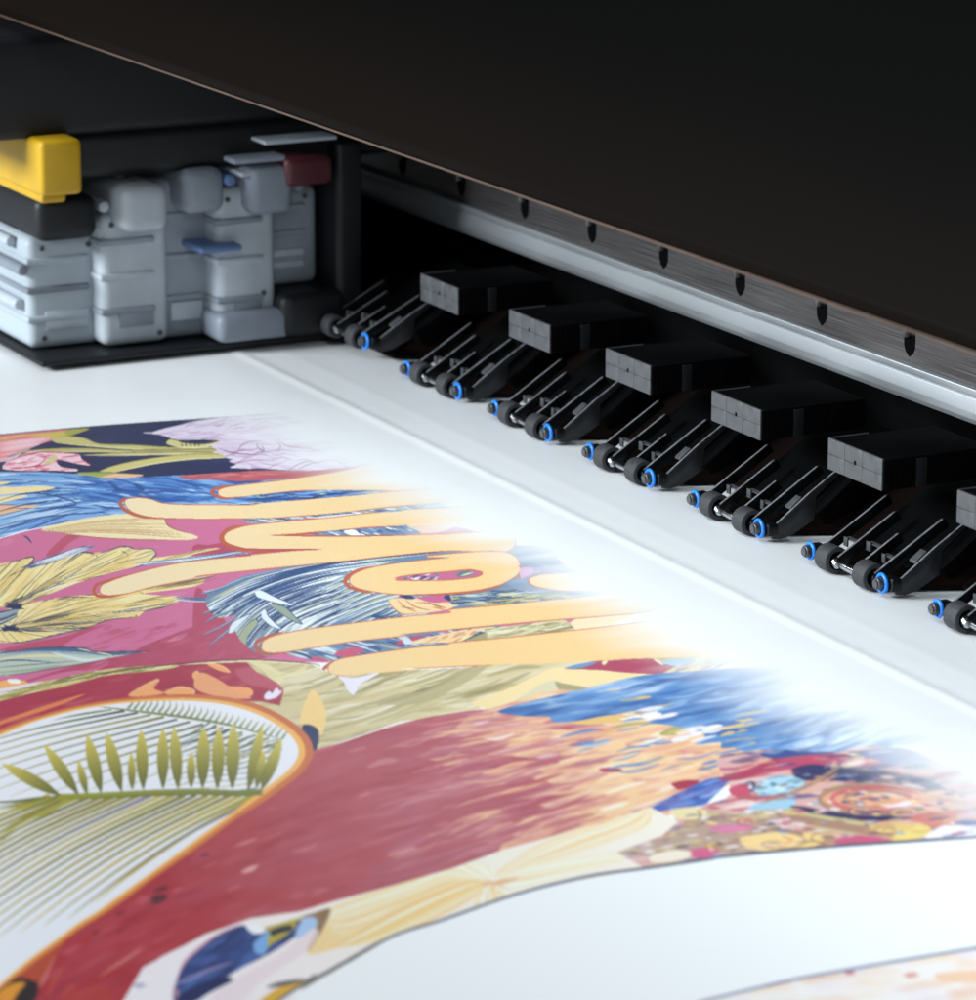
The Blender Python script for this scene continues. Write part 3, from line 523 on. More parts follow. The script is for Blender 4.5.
    petal(d4(530,235,500,262,480,300,520,290,590,270,560,245),['#fbe3c4','#fffaf4','#f3cf94'],12,136)
    stroke(d4(610,215,570,232,540,234,500,240),3,'#c98868',.6)
    for i in range(26): stroke(d4(540,232,540+R.uniform(-60,60),232+R.uniform(-30,30)),1.6,R.choice(['#e9a860','#fdf6ea','#dd9656']),.5,clip=mJ,taper='end')
    soften(mJ,1)
    fill(d4(0,330,40,315,85,305,70,350,40,400,20,420,40,370,45,335),'#7a5c44',.8)
    # blue gem
    gem=d3(290,500,330,410,390,350,450,300,520,265,580,258,650,275,700,262,770,240,830,225,845,250,780,290,700,345,620,390,540,430,480,470,420,510,330,560,290,560)
    mM=mask(smooth(gem)); fill(gem,'#2b3a72')
    hatch(gem,90,lambda x,y:-.62,(10,34),(1.6,5),['#1f2a58','#34508f','#4a74b4','#27336a','#5a6cac'],(.4,.8),mM,seed=141)
    soften(mM,2)
    fill(d3(570,262,600,250,650,270,640,285,600,290),'#f0f0f4'); fill(d3(600,330,640,290,660,280,660,330,640,370,610,365),'#7aa9dc')
    fill(d3(640,268,700,250,790,225,760,250,700,270,665,280),'#b5a23c'); fill(d3(665,285,740,250,765,262,720,300,670,330,655,345),'#b9a636'); fill(d3(670,275,740,255,750,275,700,290,672,300),'#2a2f44')
    fill(d3(790,235,830,225,850,245,835,270,790,300,760,305),'#a9c3e6')
    fill(d3(300,545,380,490,460,460,520,470,430,520,360,560),'#1f2858'); stroke(d3(285,490,340,470,420,435,520,400),4.5,'#8f88b4',.8,clip=mM); stroke(d3(285,500,300,520,290,545),5,'#c9909c',.8)
    fill(d3(850,210,900,190,880,230,840,310,870,250),'#8a6a44',.8); fill(d3(430,545,560,450,700,370,830,270,850,300,790,370,640,470,540,560),'#e9d6da',.8)
    stroke(d3(300,470,330,400,400,335,480,285,560,252),3,'#b87494',.7)
    fill(d3(130,490,160,484,180,492,150,502),'#8a88a8',.7)
    fill(d3(620,560,690,505,780,478,870,450,800,490,720,540,690,560),'#d9a838'); fill(d3(650,500,700,478,800,465,760,485,690,500),'#3c3c40',.8)
    # dark outline of the pattern piece
    line=[(270,1007),(314,977)]+d4(60,490,250,385,400,335,600,265,800,215,976,190)+c8(640,585)+c7(0,612,400,575,800,548,976,536,1100,526)
    stroke(line,3.0,'#555a70',.95,taper='none'); stroke(d4(0,532,60,492,250,386),4,'#4a4638',.7,taper='both')
    # lower right piece
    lr=d5(100,332,370,268,560,232,880,178,1000,158,1000,400,100,400)
    ml=mask(lr); fill(lr,'#f3ece8',sm=False)
    hatch(lr,60,lambda x,y:-.1,(20,60),(3,8),['#f0d2bc','#f6e4da','#e9c4ae','#f3dcc4','#eadfe6'],(.5,.85),ml,seed=151)
    soften(ml,5)
    fill(d5(740,245,770,236,790,246,760,256),'#d98c7c',.8); fill(d5(550,232,575,230,580,240,555,244),'#c06070'); fill(d5(840,245,920,232,1000,230,1000,262,880,270),'#f0c29c',.8)
    stroke(d5(60,345,100,328,370,264,560,228,880,174,1040,148),3.4,'#8b90a4',.95,taper='none'); stroke(d5(290,288,340,272,372,270),2.2,'#8f5a90',.7)
def design_arrays():
    """-> (NR,NC,4): printed colour (sRGB) and ink coverage, 1 per lattice point"""
    paint()
    # the design carries on past what the sheet shows here: repeat it mirrored at both sides
    for r_ in range(H_):
        y=V0+(r_+.5)/H_*(V1-V0)
        a=int(tocan([(-4,y)])[0,0])+1; b=int(tocan([(982,y)])[0,0])-1
        if 0<a<W_: n=min(a,W_-a); CAN[r_,a-n:a]=CAN[r_,a:a+n][::-1]
        if 0<b<W_: n=min(W_-b,b); CAN[r_,b:b+n]=CAN[r_,b-n:b][::-1]
    C=CAN.reshape(NR,SS,NC,SS,3).mean((1,3))
    return C
# ================================================================ the scene
import bpy, bmesh
from mathutils import Vector, Matrix
sc = bpy.context.scene
COL = sc.collection
def lin(c):
    c=rgb(c).astype(float); return tuple(np.where(c<=.04045,c/12.92,((c+.055)/1.055)**2.4))
def mat(name, col, rough=.5, metal=0., spec=.5, noise=0., nscale=60., bump=0., bscale=400., coat=0., stretch=(1,1,1), aniso=0., rvar=0.):
    m=bpy.data.materials.new(name); m.use_nodes=True; nt=m.node_tree; b=nt.nodes['Principled BSDF']
    b.inputs['Roughness'].default_value=rough; b.inputs['Metallic'].default_value=metal
    b.inputs['Specular IOR Level'].default_value=spec; b.inputs['Coat Weight'].default_value=coat
    c=(*col,1)
    tc=nt.nodes.new('ShaderNodeTexCoord'); mp=nt.nodes.new('ShaderNodeMapping'); mp.inputs['Scale'].default_value=stretch
    nt.links.new(tc.outputs['Object'],mp.inputs['Vector'])
    nz=nt.nodes.new('ShaderNodeTexNoise'); nz.inputs['Scale'].default_value=nscale; nz.inputs['Detail'].default_value=6
    nt.links.new(mp.outputs['Vector'],nz.inputs['Vector'])
    rp=nt.nodes.new('ShaderNodeValToRGB'); k=noise
    rp.color_ramp.elements[0].position=.3; rp.color_ramp.elements[1].position=.7
    rp.color_ramp.elements[0].color=(*[v*(1-k) for v in col],1); rp.color_ramp.elements[1].color=(*[min(1,v*(1+k)) for v in col],1)
    nt.links.new(nz.outputs['Fac'],rp.inputs['Fac']); nt.links.new(rp.outputs['Color'],b.inputs['Base Color'])
    if rvar:
        mr=nt.nodes.new('ShaderNodeMapRange'); mr.inputs['To Min'].default_value=max(.02,rough-rvar); mr.inputs['To Max'].default_value=min(1,rough+rvar)
        mr.inputs['From Min'].default_value=.3; mr.inputs['From Max'].default_value=.7
        nt.links.new(nz.outputs['Fac'],mr.inputs['Value']); nt.links.new(mr.outputs['Result'],b.inputs['Roughness'])
    if bump:
        n2=nt.nodes.new('ShaderNodeTexNoise'); n2.inputs['Scale'].default_value=bscale; n2.inputs['Detail'].default_value=4
        nt.links.new(mp.outputs['Vector'],n2.inputs['Vector'])
        bp=nt.nodes.new('ShaderNodeBump'); bp.inputs['Strength'].default_value=bump; bp.inputs['Distance'].default_value=.0004
        nt.links.new(n2.outputs['Fac'],bp.inputs['Height']); nt.links.new(bp.outputs['Normal'],b.inputs['Normal'])
    return m
PAPER=(.80,.815,.83)
M={}
M['paper']=mat('media_white',PAPER,.42,spec=.35,noise=.028,nscale=13,bump=.14,bscale=700,stretch=(1,2.2,1))
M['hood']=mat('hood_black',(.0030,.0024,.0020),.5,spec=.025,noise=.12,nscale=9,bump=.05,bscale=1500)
# brown glow reflected near the lip is put into the hood colour, fading upward
def lip_glow(m,c0,c1,z0,z1):
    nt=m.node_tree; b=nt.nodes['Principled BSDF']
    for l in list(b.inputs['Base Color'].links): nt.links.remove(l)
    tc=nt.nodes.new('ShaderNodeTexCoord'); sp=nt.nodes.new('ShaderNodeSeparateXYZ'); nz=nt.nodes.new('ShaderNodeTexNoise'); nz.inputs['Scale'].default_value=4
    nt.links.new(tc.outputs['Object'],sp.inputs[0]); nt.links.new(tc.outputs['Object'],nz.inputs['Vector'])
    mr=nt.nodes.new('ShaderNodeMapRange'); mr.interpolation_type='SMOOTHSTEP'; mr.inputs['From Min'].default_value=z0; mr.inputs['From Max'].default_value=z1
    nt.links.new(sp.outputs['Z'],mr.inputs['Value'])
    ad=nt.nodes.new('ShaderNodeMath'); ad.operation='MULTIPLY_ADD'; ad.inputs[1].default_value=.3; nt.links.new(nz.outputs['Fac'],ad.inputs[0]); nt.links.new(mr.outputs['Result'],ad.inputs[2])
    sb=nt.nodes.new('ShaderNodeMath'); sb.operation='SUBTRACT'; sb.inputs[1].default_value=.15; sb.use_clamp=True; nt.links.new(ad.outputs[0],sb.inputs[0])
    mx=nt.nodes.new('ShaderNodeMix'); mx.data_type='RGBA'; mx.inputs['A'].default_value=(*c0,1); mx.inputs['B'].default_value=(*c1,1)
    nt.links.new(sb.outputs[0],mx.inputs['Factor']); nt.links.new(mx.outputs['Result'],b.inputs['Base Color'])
lip_glow(M['hood'],(.0050,.0033,.0025),(.0013,.0012,.0011),.186,.250)
M['lip']=mat('hood_lip_highlight',(.10,.062,.045),.5,metal=.5,noise=.2,nscale=30)  # lighter brown puts the bevel highlight along the lip into its colour
M['black']=mat('black_plastic',(.0050,.0052,.006),.32,spec=.22,noise=.25,nscale=120,bump=.08,bscale=1200,rvar=.08)
M['black2']=mat('black_satin',(.0020,.0021,.0024),.7,spec=.03,noise=.2,nscale=40)
M['inner']=mat('inner_black',(.0025,.0025,.0027),.9,spec=.02,noise=.2,nscale=40)  # one even matt black for the back panel
M['brown']=mat('brown_guide',(.0055,.0032,.0026),.7,spec=.03,noise=.2,nscale=40)
M['block']=mat('block_grey',(.062,.064,.070),.42,spec=.5,noise=.16,nscale=260,bump=.12,bscale=900,rvar=.08)
M['blockshade']=mat('block_shaded_side',(.0022,.0022,.0026),.85,spec=.015,noise=.2,nscale=150)  # near-black puts the shade on block sides and tops into the colour
M['blockpan']=mat('block_panel',(.010,.010,.012),.5,spec=.2,noise=.2,nscale=150)
M['edge']=mat('edge_highlight_grey',(.15,.155,.17),.35,spec=.5,noise=.35,nscale=260,rvar=.1)  # paler grey paints the reflected highlight on arm and plate edges
M['plate']=mat('side_plate_grey',(.016,.017,.0195),.36,spec=.35,noise=.25,nscale=160,bump=.1,bscale=900)
M['groove']=mat('groove_dark',(.02,.02,.022),.6)
M['rubber']=mat('roller_rubber',(.038,.039,.043),.62,spec=.35,noise=.22,nscale=500,bump=.25,bscale=2500)
M['blue']=mat('blue_clip',(.012,.22,.80),.32,spec=.5,noise=.06,nscale=200)
M['cap']=mat('pin_grey',(.07,.072,.078),.35,spec=.5,metal=.3,noise=.3,nscale=300)
M['steel']=mat('shaft_steel',(.55,.56,.58),.22,metal=1.,noise=.1,nscale=200)
M['alu']=mat('rail_aluminium',(.40,.425,.45),.42,metal=.75,spec=.3,noise=.0,nscale=12)
M['band']=mat('brushed_band',(.165,.155,.155),.40,metal=.85,noise=.35,nscale=30,stretch=(.6,40,60),bump=.25,bscale=50,rvar=.08)
M['slot']=mat('slot_black',(.0025,.0025,.0025),.8,spec=.02)
M['ccover']=mat('carriage_cover',(.006,.007,.009),.5,spec=.35,noise=.15,nscale=12)
M['cwhite']=mat('carriage_white',(.42,.465,.51),.55,spec=.35,noise=.22,nscale=22,stretch=(.18,1,1))
M['cgrey']=mat('carriage_grey',(.22,.25,.30),.45,spec=.4,noise=.25,nscale=24,stretch=(.2,1,1))
M['cpale']=mat('carriage_pale',(.40,.46,.51),.5,spec=.4,noise=.12,nscale=20,stretch=(.2,1,1))
M['cgreyl']=mat('carriage_light_grey',(.23,.26,.30),.5,spec=.35,noise=.28,nscale=20,stretch=(.2,1,1))
M['cblue']=mat('carriage_blue',(.10,.17,.34),.5,noise=.2,nscale=20)
M['cyellow']=mat('carriage_yellow',(.52,.31,.012),.42,spec=.4,noise=.10,nscale=40)
M['cred']=mat('carriage_red',(.07,.012,.018),.45,noise=.2,nscale=40)
M['tube']=mat('ink_tube',(.42,.47,.53),.25,spec=.5,noise=.1,nscale=60)
# ---- mesh helpers
def bm_box(bm,x0,x1,y0,y1,z0,z1,bev=0.,seg=2,rot=None,org=None):
    r=bmesh.ops.create_cube(bm,size=1)
    bmesh.ops.scale(bm,vec=(x1-x0,y1-y0,z1-z0),verts=r['verts'])
    bmesh.ops.translate(bm,vec=((x0+x1)/2,(y0+y1)/2,(z0+z1)/2),verts=r['verts'])
    vs=r['verts']
    if bev:
        es=list({e for v in vs for e in v.link_edges})
        q=bmesh.ops.bevel(bm,geom=es,offset=bev,segments=seg,affect='EDGES',profile=.5)
        vs=list({v for f in q['faces'] for v in f.verts}|{v for v in vs if v.is_valid})
    if rot is not None: bmesh.ops.rotate(bm,cent=org or (0,0,0),matrix=rot,verts=[v for v in vs if v.is_valid])
    return vs
def bm_cyl(bm,p,q,r,seg=28,r2=None,bev=0.,cap=True):
    p=Vector(p);q=Vector(q);d=q-p
    k=bmesh.ops.create_cone(bm,cap_ends=cap,segments=seg,radius1=r,radius2=r if r2 is None else r2,depth=d.length)
    mt=Matrix.Translation((p+q)/2)@d.to_track_quat('Z','Y').to_matrix().to_4x4()
    if bev:
        es=[e for e in {e for v in k['verts'] for e in v.link_edges} if len(e.link_faces)==2 and any(len(f.verts)>4 for f in e.link_faces)]
        q2=bmesh.ops.bevel(bm,geom=es,offset=bev,segments=3,affect='EDGES',profile=.5)
        vs=list({v for v in k['verts'] if v.is_valid}|{v for f in q2['faces'] for v in f.verts})
        # include the whole connected cylinder
        seen=set(vs); st=list(vs)
        while st:
            v=st.pop()
            for e in v.link_edges:
                o=e.other_vert(v)
                if o not in seen: seen.add(o); st.append(o)
        vs=list(seen)
    else: vs=k['verts']
    bmesh.ops.transform(bm,matrix=mt,verts=vs)
def bm_prism(bm,prof,x0,x1,bev=0.):
    """profile of (y,z) extruded along x"""
    a=[bm.verts.new((x0,y,z)) for y,z in prof]; b=[bm.verts.new((x1,y,z)) for y,z in prof]
    n=len(prof); fs=[bm.faces.new(a[::-1]),bm.faces.new(b)]
    for i in range(n): fs.append(bm.faces.new((a[i],a[(i+1)%n],b[(i+1)%n],b[i])))
    bmesh.ops.recalc_face_normals(bm,faces=fs)
    if bev:
        es=list({e for f in fs for e in f.edges})
        bmesh.ops.bevel(bm,geom=es,offset=bev,segments=2,affect='EDGES',profile=.5)
def bm_torus(bm,c,R_,r_,n=40,m=14,ax='Y'):
    vs=[]
    for i in range(n):
        a=2*math.pi*i/n; row=[]
        for j in range(m):
            b=2*math.pi*j/m; rr=R_+r_*math.cos(b); h=r_*math.sin(b)
            p=(rr*math.cos(a),h,rr*math.sin(a)) if ax=='Y' else (h,rr*math.cos(a),rr*math.sin(a))
            row.append(bm.verts.new(Vector(c)+Vector(p)))
        vs.append(row)
    for i in range(n):
        for j in range(m): bm.faces.new((vs[i][j],vs[(i+1)%n][j],vs[(i+1)%n][(j+1)%m],vs[i][(j+1)%m]))
def obj(name,bm,m,parent=None,smooth_=True,loc=None):
    me=bpy.data.meshes.new(name); bmesh.ops.recalc_face_normals(bm,faces=bm.faces[:]); bm.to_mesh(me); bm.free()
    if smooth_:
        for p in me.polygons: p.use_smooth=True
        try: me.set_sharp_from_angle(angle=math.radians(32))
        except Exception: pass
    me.materials.append(m); o=bpy.data.objects.new(name,me); COL.objects.link(o)
    if parent: o.parent=parent
    if loc: o.location=loc
    return o
def NB(): return bmesh.new()
def tag(o,label=None,cat=None,group=None,kind=None):
    for k,v in (('label',label),('category',cat),('group',group),('kind',kind)):
        if v: o[k]=v
    return o
def empty(name,loc,label,cat,group=None):
    o=bpy.data.objects.new(name,None); o.empty_display_size=.01; COL.objects.link(o); o.location=loc
    return tag(o,label,cat,group)
def copy_tree(o,parent=None):
    c=o.copy(); COL.objects.link(c)
    if parent: c.parent=parent
    for ch in [k for k in bpy.data.objects if k.parent==o]: copy_tree(ch,c)
    return c

# ---------------------------------------------------------------- the sheet
def sheet_z(y):
    return .00050*math.exp(-((y+.0535)/.0033)**2)+.00012*math.exp(-((y+.0300)/.004)**2)
def build_sheet():
    xs=np.concatenate([np.linspace(-1.3,-.5,9),np.linspace(-.4,.8,25),np.linspace(.9,1.1,3)])
    ys=sorted(set([round(v,5) for v in np.concatenate([np.linspace(-.80,-.08,19),np.linspace(-.072,-.020,36),np.linspace(-.016,.05,8)])]))
    bm=NB(); g=[[bm.verts.new((x,y,sheet_z(y))) for y in ys] for x in xs]
    for i in range(len(xs)-1):
        for j in range(len(ys)-1): bm.faces.new((g[i][j],g[i+1][j],g[i+1][j+1],g[i][j+1]))
    o=obj('print_sheet',bm,M['paper'])
    tag(o,'white glossy media sheet running out under the rollers, half covered by a colourful print','media sheet')
    return o
sheet=build_sheet()
CAMP=np.array([1.56532845,-0.87414458,0.46058814])
RT=np.array([0.45092518,0.89256175]); FW=np.array([-.89256175,.45092518])
def build_design():
    C=design_arrays()
    v=V0+(np.arange(NR)+.5)/NR*(V1-V0); s=S0+(np.arange(NC)+.5)/NC*(S1-S0)
    Zd=1903.6/(v+540.0)*1.0
    g=(Zd-.25163385*CAMP[2])/.96782251
    X=CAMP[0]+s[None,:]*RT[0]+g[:,None]*FW[0]; Y=CAMP[1]+s[None,:]*RT[1]+g[:,None]*FW[1]
    # the printing front: ink is complete a few centimetres before the carriage passes line y=-0.1
    rs=np.random.RandomState(3)
    nz=rs.rand(1,90,90)[0]
    def vn(a,b):   # smooth value noise
        i=np.floor(a).astype(int); j=np.floor(b).astype(int); fa=a-i; fb=b-j; fa=fa*fa*(3-2*fa); fb=fb*fb*(3-2*fb)
        q=lambda m,n: nz[m%90,n%90]
        return (q(i,j)*(1-fa)+q(i+1,j)*fa)*(1-fb)+(q(i,j+1)*(1-fa)+q(i+1,j+1)*fa)*fb
    n=vn(X*55,Y*9)*.6+vn(X*160,Y*30)*.4
    Yf=-.088+.012*(n-.5)*2
    t=np.clip((Yf-Y)/FADE_W,0,1); t=t*t*(3-2*t)
    ink=(t**.85)
    L=np.where(C<=.04045,C/12.92,((C+.055)/1.055)**2.4)
    L=np.clip(np.where(C>.999,1,.018+L*1.10),0,1)
    # optical mixing of dots and paper
    lu=(L@np.array([.3,.55,.15]))[...,None]; L=lu+(L-lu)*1.01; L=np.clip(L*(1+(1-L.min(2,keepdims=True))*np.array([.03,-.005,-.03])),0,1)
    L=L*ink[...,None]+(1-ink[...,None])
    cov=1-L.min(2)
    fine=rs.rand(NR,NC)[...,None]
    L=L*(1-.05*(fine-.5)*np.clip(cov*3,0,1)[...,None])
    idx=np.arange(NR*NC).reshape(NR,NC)
    a=idx[:-1,:-1];b=idx[:-1,1:];c=idx[1:,1:];d=idx[1:,:-1]
    mx=np.maximum(np.maximum(cov[:-1,:-1],cov[:-1,1:]),np.maximum(cov[1:,1:],cov[1:,:-1]))
    yq=Y[:-1,:-1]; keep=(yq<-.0765)
    F=np.stack([a[keep],d[keep],c[keep],b[keep]],1)
    used,inv=np.unique(F.ravel(),return_inverse=True)
    F=inv.reshape(-1,4)
    P=np.stack([X.ravel()[used],Y.ravel()[used],(.00001+.00011*np.clip((-.0775-Y.ravel()[used])/.03,0,1))],1).astype(np.float32)
    me=bpy.data.meshes.new('printed_design')
    me.vertices.add(len(P)); me.vertices.foreach_set('co',P.ravel())
    me.loops.add(F.size); me.loops.foreach_set('vertex_index',F.ravel().astype(np.int32))
    me.polygons.add(len(F)); me.polygons.foreach_set('loop_start',(np.arange(len(F))*4).astype(np.int32)); 
    try: me.polygons.foreach_set('loop_total',np.full(len(F),4,np.int32))
    except Exception: pass
    me.update(calc_edges=True); 
    col=np.concatenate([L.reshape(-1,3)[used]*np.array(PAPER)[None],np.ones((len(P),1))],1).astype(np.float32)
    at=me.color_attributes.new('ink','FLOAT_COLOR','POINT'); at.data.foreach_set('color',col.ravel())
    m=bpy.data.materials.new('ink_on_media'); m.use_nodes=True; nt=m.node_tree; bs=nt.nodes['Principled BSDF']
    an=nt.nodes.new('ShaderNodeAttribute'); an.attribute_name='ink'
    nt.links.new(an.outputs['Color'],bs.inputs['Base Color'])
    bs.inputs['Roughness'].default_value=.42; bs.inputs['Specular IOR Level'].default_value=.35
    tc=nt.nodes.new('ShaderNodeTexCoord'); n2=nt.nodes.new('ShaderNodeTexNoise'); n2.inputs['Scale'].default_value=900
    nt.links.new(tc.outputs['Object'],n2.inputs['Vector']); bp=nt.nodes.new('ShaderNodeBump'); bp.inputs['Strength'].default_value=.1; bp.inputs['Distance'].default_value=.0004
    nt.links.new(n2.outputs['Fac'],bp.inputs['Height']); nt.links.new(bp.outputs['Normal'],bs.inputs['Normal'])
    me.materials.append(m)
    o=bpy.data.objects.new('printed_design',me); COL.objects.link(o); o.parent=sheet
    print('design faces',len(F))
FADE_W=.058
build_design()

# ---------------------------------------------------------------- the printer
PR=empty('wide_format_printer',(0,.12,0),'black wide format printer with slotted aluminium rail and dark hood above the sheet','printer')
PR.location=(0,0,0)
bm=NB(); bm_box(bm,-1.6,1.2,-.5,.30,-.06,-.0012); tag(obj('platen',bm,M['black2'],None,False),kind='structure')
# hood: front lip low over the sheet, panel leaning back, then upright
LY,LZ=-.170,.1838
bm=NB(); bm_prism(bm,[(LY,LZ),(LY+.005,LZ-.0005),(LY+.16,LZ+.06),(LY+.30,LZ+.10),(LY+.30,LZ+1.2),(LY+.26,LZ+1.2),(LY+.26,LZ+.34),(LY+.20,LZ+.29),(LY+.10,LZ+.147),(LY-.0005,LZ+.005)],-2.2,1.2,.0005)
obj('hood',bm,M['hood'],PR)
bm=NB(); bm_prism(bm,[(LY-.0006,LZ-.0006),(LY+.003,LZ-.0014),(LY+.003,LZ-.0004),(LY-.0004,LZ+.0004),(LY-.0006,LZ+.0004)],-2.2,1.2,.00015)
obj('hood_lip_highlight',bm,M['lip'],PR)
# slotted band
bm=NB(); bm_box(bm,-2.,.6,.0800,.0850,.0690,.1000,.0004,1); obj('slotted_band',bm,M['band'],PR,False)
pr=[(.0800,.0702),(.0768,.0706),(.0764,.0700),(.0766,.0672),(.0772,.0668),(.0766,.0662),(.0760,.0600),(.0764,.0570),(.0774,.0548),(.0790,.0542),(.0830,.0540),(.0830,.0700)]
bm=NB(); bm_prism(bm,pr,-2.,.6,.00025); obj('rail',bm,M['alu'],PR)
for k in range(-1,9):
    x=.0939-.0748*k+.0
    hw=.0044; z0,z1=.0733,.0872
    P=[(x-hw,z1),(x-hw,z0+.005),(x-hw*.7,z0+.0022),(x,z0),(x+hw*.7,z0+.0022),(x+hw,z0+.005),(x+hw,z1)]
    bm=NB(); va=[bm.verts.new((a,.0797,b)) for a,b in P]; vb=[bm.verts.new((a,.0803,b)) for a,b in P]
    bm.faces.new(va); bm.faces.new(vb[::-1])
    for i in range(len(P)): bm.faces.new((va[i],va[(i+1)%len(P)],vb[(i+1)%len(P)],vb[i]))
    s_=obj('slot',bm,M['slot'],PR,False)
    bm=NB(); bm_cyl(bm,(x-.0012,.0788,z1-.0002),(x-.0012,.0788,z1-.0048),.0022,16,bev=.0004); obj('pin',bm,M['cap'],s_)
# comb shaped guide under the rollers, back panels
cent=[.27,.17,.07,-.03,-.13,-.23,-.33,-.43]
pts=[(.6,.036),]
for c in cent:
    pts+= [(c+.041,.034),(c+.031,.0115),(c-.022,.0115),(c-.030,.034)]
pts+=[(-1.6,.036)]
bm=NB(); f=[bm.verts.new((x,y,.0011)) for x,y in pts]; h=[bm.verts.new((x,y,.0030)) for x,y in pts]
bk=[bm.verts.new((x,.075,.0250)) for x,y in pts]
for i in range(len(pts)-1):
    bm.faces.new((f[i],f[i+1],h[i+1],h[i])); bm.faces.new((h[i],h[i+1],bk[i+1],bk[i]))
obj('paper_guide',bm,M['brown'],PR,False)
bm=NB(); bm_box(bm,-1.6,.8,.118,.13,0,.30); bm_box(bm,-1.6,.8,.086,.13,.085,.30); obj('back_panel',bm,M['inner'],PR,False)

# ---------------------------------------------------------------- pinch-roller unit
def make_unit():
    U=empty('pinch_roller_unit',(0,0,0),'x','pinch roller')
    AX=.0063; al=math.radians(31.6); ca,sa=math.cos(al),math.sin(al)
    def arm(xc,w,length,h=.0042,start=-.0022,dz=0.):
        # side plate: rounded front round the shaft, straight top edge leaning back and up
        P=[]
        for k in range(9):
            a=math.radians(90+ k*22.5); P.append((h*.55*math.cos(a),h*.55*math.sin(a)))
        Q=[(length,-h*.5),(length,h*.55)]
        pr=[(y,z) for y,z in P]+Q
        pr=[(y*ca-z*sa,AX+y*sa+z*ca+dz) for y,z in pr]
        bm=NB(); bm_prism(bm,pr,xc-w/2,xc+w/2,.00018); A=obj('arm',bm,M['black'],U)
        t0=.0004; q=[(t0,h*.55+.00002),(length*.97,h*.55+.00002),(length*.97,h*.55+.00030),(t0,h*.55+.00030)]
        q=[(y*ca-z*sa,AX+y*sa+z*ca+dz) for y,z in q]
        bm=NB(); bm_prism(bm,q,xc-w*.42,xc+w*.42,.00008); obj('top_edge_highlight',bm,M['edge'],A); return A  # added strip carrying the painted highlight along the arm top
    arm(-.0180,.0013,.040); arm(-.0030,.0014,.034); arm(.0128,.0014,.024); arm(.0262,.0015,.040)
    # outer side plate, deeper than the arms
    pr=[(.0016,.0022),(.0020,.0068),(.0205,.0200),(.043,.0343),(.043,.0325),(.0240,.0186),(.0232,.0085),(.0120,.0026),(.006,.0014)]
    bm=NB(); bm_prism(bm,pr,.0376,.0390,.0003); SP=obj('side_plate',bm,M['plate'],U)
    bm=NB(); bm_prism(bm,[(.0022,.0070),(.0205,.0202),(.0428,.0343),(.0428,.0346),(.0204,.0205),(.0021,.0073)],.0377,.0387,.00006); obj('top_edge_highlight',bm,M['edge'],SP)  # same painted highlight strip on the side plate
    bm=NB(); bm_prism(bm,[(.0120,.0150),(.0175,.0190),(.0175,.0178),(.0120,.0138)],.0325,.0372,.0002); obj('side_tab',bm,M['block'],U)
    # rollers
    for xc in (-.0095,.0205):
        bm=NB(); bm_cyl(bm,(xc-.0047,0,AX),(xc+.0047,0,AX),.0060,56,bev=.0007); w=obj('roller',bm,M['rubber'],U)
        bm=NB(); bm_cyl(bm,(xc+.0046,0,AX),(xc+.0051,0,AX),.0040,32); obj('hub',bm,M['black2'],w)
    bm=NB(); bm_cyl(bm,(-.022,0,AX),(-.004,0,AX),.0013,20); bm_cyl(bm,(-.0048,-.0008,AX-.0006),(.0160,-.0008,AX-.0010),.0015,20,bev=.0004); bm_cyl(bm,(.015,0,AX),(.036,0,AX),.0013,20)
    obj('shaft',bm,M['steel'],U)
    bm=NB(); bm_cyl(bm,(-.0050,-.0010,AX-.0004),(-.0022,-.0014,AX-.0012),.0025,18,r2=.0017); obj('bush',bm,M['steel'],U)
    # blue retaining clips and grey pin heads at both ends
    for xc,R_ in ((-.0240,.0033),(.0335,.0037)):
        bm=NB(); bm_torus(bm,(xc,-.0018,AX),R_,.00085); obj('clip_ring',bm,M['blue'],U)
        bm=NB(); bm_cyl(bm,(xc,-.0048,AX),(xc,.004,AX),.0027,28,bev=.0006); bm_cyl(bm,(xc,-.0054,AX),(xc,-.0046,AX),.0019,20); obj('pin_head',bm,M['cap'],U)
        bm=NB(); bm_box(bm,xc-.003,xc+.006,-.0005,.0045,AX-.0028,AX+.0028,.0008); obj('end_boss',bm,M['black'],U)
    # little cross tabs between the arms
    for x0,x1,d in ((-.0165,-.0040,.0120),(-.0018,.0118,.0145),(.0140,.0252,.0120)):
        y=d*ca; z=AX+d*sa+.0004
        bm=NB(); bm_prism(bm,[(y,z),(y+.0022,z+.0004),(y+.0022,z-.0002),(y,z-.0005)],x0+.001,x1-.001,.0001)
        bm_prism(bm,[(y-.0008,z+.0006),(y,z+.0006),(y,z-.0034),(y-.0008,z-.0034)],x0+.001,x0+(x1-x0)*.32,.0001); obj('cross_tab',bm,M['block'],U)
    # lever body behind
    pr=[(.016,.0085),(.024,.0125),(.052,.032),(.072,.040),(.072,.010),(.030,.0045)]
    bm=NB(); bm_prism(bm,pr,-.0165,.0250,.0006); obj('lever_body',bm,M['black2'],U)
    pr=[(.026,.010),(.050,.028),(.070,.036),(.070,.006),(.030,.0040)]
    bm=NB(); bm_prism(bm,pr,.0270,.0366,.0006); obj('lever_body',bm,M['black2'],U)
    return U
names=[('pinch roller pair cut off by the right edge of the photo',.27),
 ('nearest complete pinch roller pair with bright blue clips, second from the right edge',.17),
 ('pinch roller pair on the white sheet, third from the right edge',.07),
 ('pinch roller pair with blue clips, fourth from the right edge',-.03),
 ('pinch roller pair with blue clips on the sheet, third from the white carriage',-.13),
 ('dim pinch roller pair resting on the sheet, second from the white carriage',-.23),
 ('pinch roller pair lifted off the sheet in the dark, next to the white carriage',-.33)]
U0=make_unit()
